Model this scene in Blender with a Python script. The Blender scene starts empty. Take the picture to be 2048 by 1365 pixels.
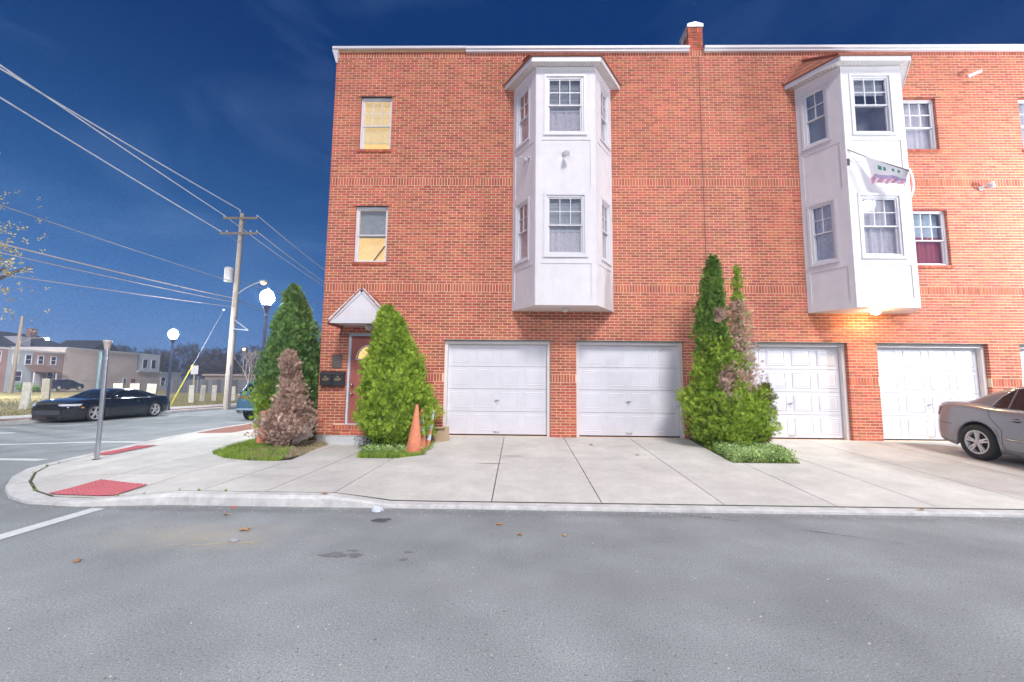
import bpy, bmesh, math, random
import numpy as np
from mathutils import Matrix, Vector, noise
from mathutils.geometry import tessellate_polygon
random.seed(7); rng = np.random.default_rng(7)
sc = bpy.context.scene
col = sc.collection
R = math.radians

# ------------------------------------------------------------------ camera
cam_d = bpy.data.cameras.new('camera'); cam = bpy.data.objects.new('camera', cam_d); col.objects.link(cam)
cam_d.sensor_width = 36; cam_d.lens = 860 * 36 / 2048; cam_d.clip_start = .05; cam_d.clip_end = 4000
p_, y_, r_ = 0.10257, 0.01673, 0.00989
fw = Vector((-math.sin(y_) * math.cos(p_), math.cos(y_) * math.cos(p_), math.sin(p_)))
ri = Vector((math.cos(y_), math.sin(y_), 0)); up = ri.cross(fw)
r2 = math.cos(r_) * ri + math.sin(r_) * up; u2 = -math.sin(r_) * ri + math.cos(r_) * up
m3 = Matrix((r2, u2, -fw)).transposed().to_4x4(); m3.translation = Vector((0, 0, 1.5))
cam.matrix_world = m3; sc.camera = cam

# ------------------------------------------------------------------ world: clear night sky, city glow low in the west
SUN_EL, SUN_AZ = 46.0, 13.0      # azimuth seen from behind the camera, positive = from the right
w = bpy.data.worlds.new('World'); sc.world = w; w.use_nodes = True
nt = w.node_tree; nt.nodes.clear()
def N(t, **k):
    n = nt.nodes.new(t)
    for a, b in k.items(): setattr(n, a, b)
    return n
out = N('ShaderNodeOutputWorld'); bg = N('ShaderNodeBackground'); bg.inputs[1].default_value = 1.0
tc = N('ShaderNodeTexCoord'); sep = N('ShaderNodeSeparateXYZ'); nt.links.new(tc.outputs['Generated'], sep.inputs[0])
def wm(op, a, b=None, c=None, clamp=False):
    n = N('ShaderNodeMath', operation=op); n.use_clamp = clamp
    for i, v in enumerate((a, b, c)):
        if v is None: continue
        if isinstance(v, (int, float)): n.inputs[i].default_value = v
        else: nt.links.new(v, n.inputs[i])
    return n.outputs[0]
def wmix(f, a, b, mode='MIX'):
    n = N('ShaderNodeMix', data_type='RGBA', blend_type=mode)
    for i, v in ((0, f), (6, a), (7, b)):
        if isinstance(v, (int, float)): n.inputs[i].default_value = v
        elif isinstance(v, tuple): n.inputs[i].default_value = (*v, 1)
        else: nt.links.new(v, n.inputs[i])
    return n.outputs[2]
el = sep.outputs[2]
glow = wm('POWER', wm('SUBTRACT', 1.0, wm('MULTIPLY', wm('MAXIMUM', el, 0.0), 1.55), clamp=True), 1.6)
west = wm('MULTIPLY_ADD', sep.outputs[0], -0.55, 0.5, clamp=True)
skyc = wmix(wm('MULTIPLY', glow, west, clamp=True), (.0003, .030, .145), (.06, .24, .62))
hz = wm('POWER', wm('SUBTRACT', 1.0, wm('MULTIPLY', wm('MAXIMUM', el, 0.0), 3.6), clamp=True), 2.0)
skyc = wmix(wm('MULTIPLY', wm('MULTIPLY', hz, west), .75), skyc, (.17, .24, .44))
nz = N('ShaderNodeTexNoise'); mp = N('ShaderNodeMapping'); mp.inputs['Scale'].default_value = (1.2, 1.2, 3.5); mp.inputs['Rotation'].default_value = (.3, .5, .2)
nt.links.new(tc.outputs['Generated'], mp.inputs[0]); nt.links.new(mp.outputs[0], nz.inputs[0])  # thin cloud
nz.inputs['Scale'].default_value = 2.2; nz.inputs['Detail'].default_value = 5; nz.inputs['Distortion'].default_value = .8
cl = wm('MULTIPLY', wm('SUBTRACT', nz.outputs[0], .5, clamp=True), 1.0, clamp=True)
skyc = wmix(wm('MULTIPLY', cl, wm('ADD', west, .1)), skyc, (.15, .27, .54))
vo = N('ShaderNodeTexVoronoi'); vo.inputs['Scale'].default_value = 55; nt.links.new(tc.outputs['Generated'], vo.inputs['Vector'])
wn = N('ShaderNodeTexWhiteNoise'); nt.links.new(vo.outputs['Position'], wn.inputs['Vector'])
star = wm('MULTIPLY', wm('LESS_THAN', vo.outputs['Distance'], .022), wm('GREATER_THAN', wn.outputs['Value'], .93))
skyc = wmix(wm('MULTIPLY', star, .75), skyc, (.55, .65, .9))
gr = N('ShaderNodeTexWhiteNoise'); sn = N('ShaderNodeVectorMath', operation='SNAP'); nt.links.new(tc.outputs['Generated'], sn.inputs[0]); sn.inputs[1].default_value = (.0016,) * 3
nt.links.new(sn.outputs[0], gr.inputs['Vector'])
grf = wm('MULTIPLY', wm('SUBTRACT', gr.outputs['Value'], .5), wm('MULTIPLY_ADD', glow, .24, .12))
bgm = N('ShaderNodeMix', data_type='RGBA', blend_type='MULTIPLY'); bgm.inputs[0].default_value = 1
nt.links.new(skyc, bgm.inputs[6]); cmb = N('ShaderNodeCombineXYZ')
for i in range(3): nt.links.new(wm('ADD', 1.0, grf), cmb.inputs[i])
nt.links.new(cmb.outputs[0], bgm.inputs[7])
sky = N('ShaderNodeTexSky', sky_type='NISHITA'); sky.sun_disc = False
sky.sun_elevation = R(SUN_EL); sky.sun_rotation = R(180 + SUN_AZ); sky.air_density = 1.0
addn = N('ShaderNodeMix', data_type='RGBA', blend_type='ADD'); addn.inputs[0].default_value = .0006
nt.links.new(bgm.outputs[2], addn.inputs[6]); nt.links.new(sky.outputs[0], addn.inputs[7])
nt.links.new(addn.outputs[2], bg.inputs[0]); nt.links.new(bg.outputs[0], out.inputs[0])

# ------------------------------------------------------------------ key light (the broad street lighting behind the camera)
sd = bpy.data.lights.new('sun', 'SUN'); sd.energy = 2.75; sd.angle = R(13); sd.color = (1.0, .955, .93)
so = bpy.data.objects.new('sun', sd); col.objects.link(so)
dv = Vector((math.sin(R(-SUN_AZ)) * math.cos(R(SUN_EL)), math.cos(R(SUN_AZ)) * math.cos(R(SUN_EL)), -math.sin(R(SUN_EL))))
so.rotation_euler = dv.to_track_quat('-Z', 'Y').to_euler(); so.location = (0, -10, 12)
vs = sc.view_settings; vs.view_transform = 'Standard'; vs.look = 'None'; vs.exposure = 0.12; vs.gamma = 1; vs.use_curve_mapping = False
sc.cycles.use_denoising = True
sc.cycles.max_bounces = 6; sc.cycles.transparent_max_bounces = 12; sc.cycles.sample_clamp_indirect = 4

# ------------------------------------------------------------------ materials
HAZE = .0011
MT = {}
def mat(name, c, rough=.6, metal=0., var=.12, scale=8., bump=0., bscale=60., rnd=0., emit=None, es=0., coat=0., c2=None, island=False, spec=None):
    if name in MT: return MT[name]
    m = bpy.data.materials.new(name); m.use_nodes = True; t = m.node_tree; b = t.nodes['Principled BSDF']
    L = t.links.new
    b.inputs['Roughness'].default_value = rough; b.inputs['Metallic'].default_value = metal
    if coat: b.inputs['Coat Weight'].default_value = coat; b.inputs['Coat Roughness'].default_value = .04
    if spec is not None: b.inputs['Specular IOR Level'].default_value = spec
    g = t.nodes.new('ShaderNodeNewGeometry'); tcn = t.nodes.new('ShaderNodeTexCoord')
    vec = g.outputs['Position']
    n = t.nodes.new('ShaderNodeTexNoise'); n.inputs['Scale'].default_value = scale; n.inputs['Detail'].default_value = 6; n.inputs['Roughness'].default_value = .62
    L(vec, n.inputs['Vector'])
    rp = t.nodes.new('ShaderNodeValToRGB'); e = rp.color_ramp.elements
    ca = tuple(max(0, x * (1 - var)) for x in c); cb = c2 if c2 else tuple(x * (1 + var) for x in c)
    e[0].position = .32; e[0].color = (*ca, 1); e[1].position = .68; e[1].color = (*cb, 1)
    L(n.outputs[0], rp.inputs[0]); cur = rp.outputs[0]
    if rnd:
        oi = t.nodes.new('ShaderNodeObjectInfo')
        a = t.nodes.new('ShaderNodeMath'); a.operation = 'ADD'; L(oi.outputs['Random'], a.inputs[0]); L(g.outputs['Random Per Island'], a.inputs[1])
        f = t.nodes.new('ShaderNodeMath'); f.operation = 'FRACT'; L(a.outputs[0], f.inputs[0])
        mr = t.nodes.new('ShaderNodeMapRange'); mr.inputs[3].default_value = 1 - rnd; mr.inputs[4].default_value = 1 + rnd; L(f.outputs[0], mr.inputs[0])
        hs = t.nodes.new('ShaderNodeHueSaturation'); L(mr.outputs[0], hs.inputs['Value'])
        mh = t.nodes.new('ShaderNodeMapRange'); mh.inputs[3].default_value = .5 - rnd * .045; mh.inputs[4].default_value = .5 + rnd * .045
        f2 = t.nodes.new('ShaderNodeMath'); f2.operation = 'MULTIPLY_ADD'; f2.inputs[1].default_value = 7.31; f2.inputs[2].default_value = .3; L(f.outputs[0], f2.inputs[0])
        f3 = t.nodes.new('ShaderNodeMath'); f3.operation = 'FRACT'; L(f2.outputs[0], f3.inputs[0]); L(f3.outputs[0], mh.inputs[0]); L(mh.outputs[0], hs.inputs['Hue'])
        L(cur, hs.inputs['Color']); cur = hs.outputs[0]
    L(cur, b.inputs['Base Color'])
    if bump:
        n2 = t.nodes.new('ShaderNodeTexNoise'); n2.inputs['Scale'].default_value = bscale; n2.inputs['Detail'].default_value = 4; L(vec, n2.inputs['Vector'])
        bp = t.nodes.new('ShaderNodeBump'); bp.inputs['Strength'].default_value = bump; bp.inputs['Distance'].default_value = .01
        L(n2.outputs[0], bp.inputs['Height']); L(bp.outputs[0], b.inputs['Normal'])
    if emit: b.inputs['Emission Color'].default_value = (*emit, 1); b.inputs['Emission Strength'].default_value = es
    MT[name] = m; return m
def broad(m, scales, amt):
    t = m.node_tree; b = t.nodes['Principled BSDF']; L = t.links.new; cur = b.inputs['Base Color'].links[0].from_socket
    g = t.nodes.new('ShaderNodeNewGeometry')
    for sc_, st in scales:
        mpn = t.nodes.new('ShaderNodeMapping'); mpn.inputs['Scale'].default_value = (sc_, sc_, sc_ * st); L(g.outputs['Position'], mpn.inputs[0])
        n = t.nodes.new('ShaderNodeTexNoise'); n.inputs['Scale'].default_value = 1; n.inputs['Detail'].default_value = 5; n.inputs['Roughness'].default_value = .6; L(mpn.outputs[0], n.inputs['Vector'])
        r = t.nodes.new('ShaderNodeMapRange'); r.inputs[1].default_value = .3; r.inputs[2].default_value = .7; r.inputs[3].default_value = 1 - amt; r.inputs[4].default_value = 1 + amt; L(n.outputs[0], r.inputs[0])
        mx = t.nodes.new('ShaderNodeMix'); mx.data_type = 'RGBA'; mx.blend_type = 'MULTIPLY'; mx.inputs[0].default_value = 1; L(cur, mx.inputs[6]); L(r.outputs[0], mx.inputs[7]); cur = mx.outputs[2]
    L(cur, b.inputs['Base Color'])
def glassm(name, tint=(.93, .95, .97), refl=.07):
    if name in MT: return MT[name]
    m = bpy.data.materials.new(name); m.use_nodes = True; t = m.node_tree; t.nodes.clear(); L = t.links.new
    o = t.nodes.new('ShaderNodeOutputMaterial'); mx = t.nodes.new('ShaderNodeMixShader'); tr = t.nodes.new('ShaderNodeBsdfTransparent'); gl = t.nodes.new('ShaderNodeBsdfGlossy')
    tr.inputs[0].default_value = (*tint, 1); gl.inputs['Roughness'].default_value = .02; gl.inputs[0].default_value = (.9, .95, 1, 1)
    lw = t.nodes.new('ShaderNodeLayerWeight'); lw.inputs[0].default_value = .35
    mm = t.nodes.new('ShaderNodeMath'); mm.operation = 'MULTIPLY_ADD'; mm.inputs[1].default_value = .5; mm.inputs[2].default_value = refl
    L(lw.outputs[1], mm.inputs[0]); L(mm.outputs[0], mx.inputs[0]); L(tr.outputs[0], mx.inputs[1]); L(gl.outputs[0], mx.inputs[2]); L(mx.outputs[0], o.inputs[0])
    MT[name] = m; return m

M_brick = mat('brick_red', (.47, .122, .066), .85, var=.16, scale=45, bump=.35, bscale=130, rnd=.24)
M_mortar = mat('mortar', (.78, .58, .43), .95, var=.10, scale=30, bump=.2, bscale=200)
M_white = mat('white_paint', (.71, .67, .69), .5, var=.045, scale=3.5, bump=.03, bscale=40)
M_vinyl = mat('white_vinyl', (.68, .66, .69), .4, var=.03, scale=5)
M_door = mat('garage_door_white', (.68, .67, .72), .42, var=.05, scale=2.5, bump=.04, bscale=25)
M_trimw = mat('cream_trim', (.74, .70, .68), .5, var=.05, scale=4)
M_seal = mat('black_rubber', (.03, .03, .035), .7)
M_shingle = mat('red_shingle', (.42, .16, .10), .9, var=.25, scale=30, bump=.5, bscale=90, rnd=.12)
M_alum = mat('grey_metal', (.45, .46, .48), .4, metal=.7, var=.1, scale=12)
M_chrome = mat('chrome', (.7, .7, .72), .15, metal=1.)
M_dark = mat('dark_metal', (.03, .03, .035), .45)
M_glass = glassm('window_glass')
M_blind = mat('blind_fabric', (.72, .69, .68), .7, var=.04)
M_room = mat('dim_room', (.52, .48, .48), .9, var=.2, scale=3)
M_curt = mat('net_curtain', (.80, .70, .70), .9, var=.12, scale=14)
M_curtr = mat('red_curtain', (.45, .10, .11), .9, var=.15, scale=14)
M_lit = mat('lit_room', (.75, .60, .36), .9, emit=(1.0, .74, .36), es=.58)
M_litblind = mat('lit_blind', (.75, .66, .42), .7, emit=(1.0, .76, .34), es=.30)
M_conc = mat('pavement_concrete', (.50, .485, .46), .9, var=.10, scale=1.7, bump=.22, bscale=160)
M_kerb = mat('kerb_concrete', (.57, .56, .54), .9, var=.14, scale=5, bump=.35, bscale=90)
M_soil = mat('soil', (.075, .062, .045), 1., var=.3, scale=9, bump=.5, bscale=60)
M_paint = mat('road_paint', (.62, .64, .62), .7, var=.10, scale=18, bump=.15, bscale=120)
M_tact = mat('tactile_red', (.55, .14, .16), .75, var=.10, scale=6)
M_orange = mat('cone_orange', (.72, .24, .13), .55, var=.14, scale=14)
M_refl = mat('cone_reflective', (.62, .66, .72), .35, var=.1, scale=20)
M_card = mat('cardboard', (.46, .34, .22), .85, var=.08, scale=12)
M_wood = mat('weathered_wood', (.20, .165, .13), .9, var=.22, scale=14, bump=.4, bscale=50)
M_galv = mat('galvanised', (.50, .52, .56), .28, metal=.75, var=.1, scale=8)
M_wire = mat('wire_grey', (.28, .28, .30), .5)

broad(M_brick, ((.55, 1.), (2.2, .35)), .11); broad(M_mortar, ((.8, .5),), .12); broad(M_white, ((1.1, .25), (7., .12)), .035); broad(M_conc, ((2., 1.), (9., 1.)), .06); broad(M_kerb, ((3., 1.), (14., 1.)), .09)
def asphalt():
    m = mat('asphalt', (.262, .280, .282), .88, var=.10, scale=.55, bump=.5, bscale=170)
    t = m.node_tree; b = t.nodes['Principled BSDF']; L = t.links.new
    src = b.inputs['Base Color'].links[0].from_socket
    g = t.nodes.new('ShaderNodeNewGeometry')
    def sp(scale, lo, hi, c0, c1, prev):
        v = t.nodes.new('ShaderNodeTexNoise'); v.inputs['Scale'].default_value = scale; v.inputs['Detail'].default_value = 2; L(g.outputs['Position'], v.inputs['Vector'])
        rr = t.nodes.new('ShaderNodeMapRange'); rr.inputs[1].default_value = lo; rr.inputs[2].default_value = hi; rr.inputs[3].default_value = c0; rr.inputs[4].default_value = c1; L(v.outputs[0], rr.inputs[0])
        mx = t.nodes.new('ShaderNodeMix'); mx.data_type = 'RGBA'; mx.blend_type = 'MULTIPLY'; mx.inputs[0].default_value = 1
        L(prev, mx.inputs[6]); L(rr.outputs[0], mx.inputs[7]); return mx.outputs[2]
    s = sp(85, .3, .7, .72, 1.28, src); s = sp(210, .35, .65, .80, 1.2, s); s = sp(40, .26, .36, .45, 1., s); s = sp(60, .66, .74, 1., 1.8, s); s = sp(1.1, .3, .7, .88, 1.1, s)
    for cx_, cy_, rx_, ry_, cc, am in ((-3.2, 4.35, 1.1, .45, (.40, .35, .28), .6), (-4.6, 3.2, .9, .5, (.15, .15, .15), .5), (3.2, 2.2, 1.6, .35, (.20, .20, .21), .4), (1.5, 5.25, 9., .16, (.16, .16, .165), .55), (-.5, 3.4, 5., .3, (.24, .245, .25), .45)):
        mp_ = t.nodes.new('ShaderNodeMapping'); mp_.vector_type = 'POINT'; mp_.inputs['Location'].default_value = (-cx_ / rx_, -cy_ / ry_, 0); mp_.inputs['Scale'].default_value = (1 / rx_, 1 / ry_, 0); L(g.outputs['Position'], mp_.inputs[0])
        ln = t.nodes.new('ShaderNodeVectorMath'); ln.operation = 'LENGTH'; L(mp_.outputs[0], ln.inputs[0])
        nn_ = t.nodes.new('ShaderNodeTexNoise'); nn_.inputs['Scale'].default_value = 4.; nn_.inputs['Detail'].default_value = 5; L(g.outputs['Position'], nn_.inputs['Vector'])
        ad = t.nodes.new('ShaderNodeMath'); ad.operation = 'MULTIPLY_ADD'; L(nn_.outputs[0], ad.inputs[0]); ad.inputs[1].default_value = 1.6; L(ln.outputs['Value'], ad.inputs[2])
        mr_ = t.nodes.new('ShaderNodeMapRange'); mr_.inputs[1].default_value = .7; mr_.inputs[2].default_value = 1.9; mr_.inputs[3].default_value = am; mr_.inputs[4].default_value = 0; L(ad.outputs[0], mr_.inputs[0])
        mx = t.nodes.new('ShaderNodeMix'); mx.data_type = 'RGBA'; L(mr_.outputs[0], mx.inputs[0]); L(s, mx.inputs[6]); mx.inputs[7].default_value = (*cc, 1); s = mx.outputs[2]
    L(s, b.inputs['Base Color']); return m
M_asph = asphalt()

# ------------------------------------------------------------------ mesh builder
class MB:
    def __init__(s, T=None): s.v = []; s.f = []; s.m = []; s.T = T; s.smooth = []
    def add(s, vs_, fs, mi=0, sm=False):
        o = len(s.v)
        s.v += [tuple(s.T @ Vector(p)) if s.T else tuple(p) for p in vs_]
        s.f += [tuple(o + i for i in f) for f in fs]; s.m += [mi] * len(fs); s.smooth += [sm] * len(fs); return s
    def box(s, x0, y0, z0, x1, y1, z1, mi=0):
        v = [(x0, y0, z0), (x1, y0, z0), (x1, y1, z0), (x0, y1, z0), (x0, y0, z1), (x1, y0, z1), (x1, y1, z1), (x0, y1, z1)]
        return s.add(v, [(0, 3, 2, 1), (4, 5, 6, 7), (0, 1, 5, 4), (1, 2, 6, 5), (2, 3, 7, 6), (3, 0, 4, 7)], mi)
    def bar(s, a, b, wd, dp=None, mi=0):
        a = Vector(a); b = Vector(b); d = (b - a).normalized(); dp = dp or wd
        h = d.cross(Vector((0, 0, 1))); h = h.normalized() if h.length > 1e-4 else Vector((1, 0, 0)); k = h.cross(d)
        v = [p + h * (sx * wd / 2) + k * (sy * dp / 2) for p in (a, b) for sx, sy in ((-1, -1), (1, -1), (1, 1), (-1, 1))]
        return s.add(v, [(0, 3, 2, 1), (4, 5, 6, 7), (0, 1, 5, 4), (1, 2, 6, 5), (2, 3, 7, 6), (3, 0, 4, 7)], mi)
    def tube(s, pts, r, n=8, mi=0, caps=True):
        pts = [Vector(p) for p in pts]; rs = r if isinstance(r, (list, tuple)) else [r] * len(pts)
        V = []; F = []
        for i, p in enumerate(pts):
            d = (pts[min(i + 1, len(pts) - 1)] - pts[max(i - 1, 0)]).normalized()
            h = d.cross(Vector((0, 0, 1))) if abs(d.z) < .95 else d.cross(Vector((1, 0, 0)))
            h.normalize(); k = h.cross(d)
            for j in range(n):
                a = 2 * math.pi * j / n; V.append(p + (h * math.cos(a) + k * math.sin(a)) * rs[i])
        for i in range(len(pts) - 1):
            for j in range(n): F.append((i * n + j, i * n + (j + 1) % n, (i + 1) * n + (j + 1) % n, (i + 1) * n + j))
        s.add(V, F, mi, True)
        if caps: s.add(V[:n], [tuple(range(n))], mi); s.add(V[-n:], [tuple(reversed(range(n)))], mi)
        return s
    def lathe(s, prof, n=20, c=(0, 0, 0), axis='z', mi=0, sm=True):
        V = []; F = []
        for (r, z) in prof:
            for j in range(n):
                a = 2 * math.pi * j / n; x, y = r * math.cos(a), r * math.sin(a)
                q = (x, y, z) if axis == 'z' else ((x, z, y) if axis == 'y' else (z, x, y))
                V.append((q[0] + c[0], q[1] + c[1], q[2] + c[2]))
        for i in range(len(prof) - 1):
            for j in range(n): F.append((i * n + j, i * n + (j + 1) % n, (i + 1) * n + (j + 1) % n, (i + 1) * n + j))
        return s.add(V, F, mi, sm)
    def sphere(s, c, r, n=12, mi=0, sx=1, sy=1, sz=1):
        pr = [(r * math.sin(math.pi * i / (n // 2)) + 1e-5, -r * math.cos(math.pi * i / (n // 2))) for i in range(n // 2 + 1)]
        o = len(s.v); T = s.T; s.T = None; s.lathe(pr, n, (0, 0, 0), 'z', mi); s.T = T
        for i in range(o, len(s.v)):
            q = (s.v[i][0] * sx + c[0], s.v[i][1] * sy + c[1], s.v[i][2] * sz + c[2]); s.v[i] = tuple(T @ Vector(q)) if T else q
        return s
    def prism(s, poly, z0, z1, mi=0):
        n = len(poly); V = [(x, y, z0) for x, y in poly] + [(x, y, z1) for x, y in poly]
        return s.add(V, [tuple(reversed(range(n))), tuple(range(n, 2 * n))] + [(i, (i + 1) % n, n + (i + 1) % n, n + i) for i in range(n)], mi)
    def build(s, name, mats, parent=None, off=None, bevel=0):
        me = bpy.data.meshes.new(name)
        o_ = off or (0, 0, 0)
        me.from_pydata([(a - o_[0], b - o_[1], c - o_[2]) for a, b, c in s.v], [], s.f)
        for m in (mats if isinstance(mats, (list, tuple)) else [mats]): me.materials.append(m)
        me.polygons.foreach_set('material_index', s.m); me.polygons.foreach_set('use_smooth', s.smooth)
        me.validate(); me.update()
        o = bpy.data.objects.new(name, me); col.objects.link(o)
        if parent: o.parent = parent
        if bevel:
            md = o.modifiers.new('bevel', 'BEVEL'); md.width = bevel; md.segments = 2; md.limit_method = 'ANGLE'; md.angle_limit = R(50)
        return o
def fast_mesh(name, V, F, mats, parent=None, mi=None, smooth=False):
    """V (n,3), F (m,3) arrays"""
    me = bpy.data.meshes.new(name); me.vertices.add(len(V)); me.vertices.foreach_set('co', V.astype('f').ravel())
    k = F.shape[1]
    me.loops.add(F.size); me.loops.foreach_set('vertex_index', F.astype('i').ravel())
    me.polygons.add(len(F)); me.polygons.foreach_set('loop_start', np.arange(0, F.size, k, dtype='i'))
    for m in (mats if isinstance(mats, (list, tuple)) else [mats]): me.materials.append(m)
    if mi is not None: me.polygons.foreach_set('material_index', mi.astype('i'))
    me.polygons.foreach_set('use_smooth', np.full(len(F), smooth))
    me.update(calc_edges=True)
    o = bpy.data.objects.new(name, me); col.objects.link(o)
    if parent: o.parent = parent
    return o
def tag(o, label=None, cat=None, group=None, kind=None):
    for k, v in (('label', label), ('category', cat), ('group', group), ('kind', kind)):
        if v: o[k] = v
    return o
def thing(name, label, cat, loc=(0, 0, 0), rz=0, group=None):
    o = bpy.data.objects.new(name, None); col.objects.link(o); o.location = loc; o.rotation_euler = (0, 0, rz); o.empty_display_size = .2
    return tag(o, label, cat, group)
def copy_tree(o, parent=None):
    c = o.copy(); col.objects.link(c); c.parent = parent
    for ch in list(o.children): copy_tree(ch, c)
    return c

# ------------------------------------------------------------------ ground heights
KB = [(-4.3, 5.55), (-4.7, 5.48), (-5.26, 5.42), (-5.9, 5.52), (-6.4, 5.76), (-6.95, 6.17), (-7.55, 6.76), (-8.05, 7.4), (-8.42, 8.3), (-8.66, 9.4), (-8.85, 11.), (-9.0, 13.), (-9.1, 15.), (-9.1, 60.)]
KF = [(-4.3, 5.38), (-4.7, 5.32), (-5.3, 5.25), (-6.0, 5.33), (-6.5, 5.56), (-7.05, 5.97), (-7.66, 6.56), (-8.20, 7.22), (-8.62, 8.2), (-8.90, 9.35), (-9.08, 11.), (-9.22, 13.), (-9.3, 15.), (-9.3, 60.)]
KZ = [.13, .10, .055, .04, .05, .07, .07, .05, .03, .03, .09, .12, .12, .12]
def sst(a, b, x): t = min(1, max(0, (x - a) / (b - a))); return t * t * (3 - 2 * t)
def drive(y): return .045 + .08 * min(1, max(0, (y - 5.55) / 1.35)) + (max(0, y - 6.9)) * .0545
def gleft(x, y):
    best = (1e9, .13)
    for i in range(len(KB) - 1):
        a, b = KB[i], KB[i + 1]; dx, dy = b[0] - a[0], b[1] - a[1]; t = max(0, min(1, ((x - a[0]) * dx + (y - a[1]) * dy) / (dx * dx + dy * dy)))
        d = math.hypot(x - a[0] - t * dx, y - a[1] - t * dy)
        if d < best[0]: best = (d, KZ[i] + (KZ[i + 1] - KZ[i]) * t)
    return best[1] + (.13 - best[1]) * sst(0, 1.3, best[0])
def gz(x, y):
    d = drive(min(y, 10.45))
    if x > -1.55: return d
    l = gleft(x, y) if x < -4.3 else .13
    if y > 8.1 and x > -4.3: return .13 if x < -1.8 else d
    return l + (d - l) * sst(-2.35, -1.5, x)
def road_z(x, y): return -.15 * sst(-9.5, -14., x) if x > -14 else -.15
def rz_(x): return -.15 * sst(9.5, 14., -x)

# ------------------------------------------------------------------ large ground sheets
def sheet(name, xs, ys, zf, m, kind='structure', keep=None):
    V = []; F = []
    for y in ys:
        for x in xs: V.append((x, y, zf(x, y)))
    n = len(xs)
    for j in range(len(ys) - 1):
        for i in range(n - 1):
            if keep and not keep((xs[i] + xs[i + 1]) / 2, (ys[j] + ys[j + 1]) / 2): continue
            F.append((j * n + i, j * n + i + 1, (j + 1) * n + i + 1, (j + 1) * n + i))
    o = MB().add(V, F, 0, True).build(name, m); tag(o, kind=kind); return o
M_earth = mat('earth', (.10, .10, .075), 1., var=.3, scale=.4)
sheet('ground', [-380, -200, -100, 0, 100, 200, 380], [-380, -200, -60, 0, 100, 200, 380], lambda x, y: -.6, M_earth)
rx = [-80, -40, -24, -19.9] + [-19 + i * .5 for i in range(22)] + [-8, -7.5, -7, -6.5, -6, -5.5, -5, -4.5, -4, 0, 6, 12, 20, 40, 80]
sheet('road', rx, [-60, -20, -8, -2, 0, 2, 4, 5.45, 6, 6.5, 7, 7.5, 8, 10, 12, 20, 30, 45, 70, 110, 200], lambda x, y: rz_(x), M_asph, keep=lambda x, y: y < 5.5 or (x < -8.9 and x > -21) or (x > -10 and y < 12 and math.hypot(x + 4.6, y - 10) > 4.1 and x < -4.5))
def kfar(y): return -19. + (y - 15.7) * .095 - .0003 * (y - 15.7) ** 2
M_lawn = mat('lawn_turf', (.20, .20, .075), 1., var=.28, scale=1.3, bump=.6, bscale=30, c2=(.32, .25, .11))
def lawnz(x, y): return -.01 + .0 * x
ys = [-60, -20, 0, 8, 12, 16, 20, 24, 28, 34, 42, 60, 90, 140, 250]
V = []; F = []
for y in ys:
    for k, x in enumerate((kfar(y) - 2.75, -30, -45, -66, -120, -300)): V.append((x, y, -.005))
for j in range(len(ys) - 1):
    for i in range(5): F.append((j * 6 + i, (j + 1) * 6 + i, (j + 1) * 6 + i + 1, j * 6 + i + 1))
tag(MB().add(V, F).build('lawn', M_lawn), kind='structure')
# lawn right strip behind building (lot beyond the side wall)
sheet('back_lot', [-6.4, 0, 20, 60], [18, 60, 140], lambda x, y: .05, M_earth)
# far kerb, verge, far sidewalk
def strip(name, fa, fb, za, zb, m, ys, face=None):
    mb = MB(); V = []
    for y in ys: V += [(fa(y), y, za), (fb(y), y, zb)]
    F = [(2 * i, 2 * i + 2, 2 * i + 3, 2 * i + 1) for i in range(len(ys) - 1)]
    mb.add(V, F)
    if face is not None:
        V = []
        for y in ys: V += [(fa(y), y, face), (fa(y), y, za)]
        mb.add(V, F)
    return tag(mb.build(name, m), kind='structure')
yl = [-60, -20, 0, 8, 12, 14, 16, 18, 20, 22, 24, 26, 30, 36, 45, 60, 90, 140, 200]
M_bverge = mat('brown_paver', (.25, .14, .10), .95, var=.2, scale=9, bump=.3)
strip('far_kerb', kfar, lambda y: kfar(y) - .22, -.02, -.012, M_kerb, yl, face=-.2)
strip('far_verge', lambda y: kfar(y) - .22, lambda y: kfar(y) - 1.15, -.016, -.016, M_bverge, yl)
strip('far_sidewalk', lambda y: kfar(y) - 1.15, lambda y: kfar(y) - 2.8, -.004, .004, M_conc, yl)

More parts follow.
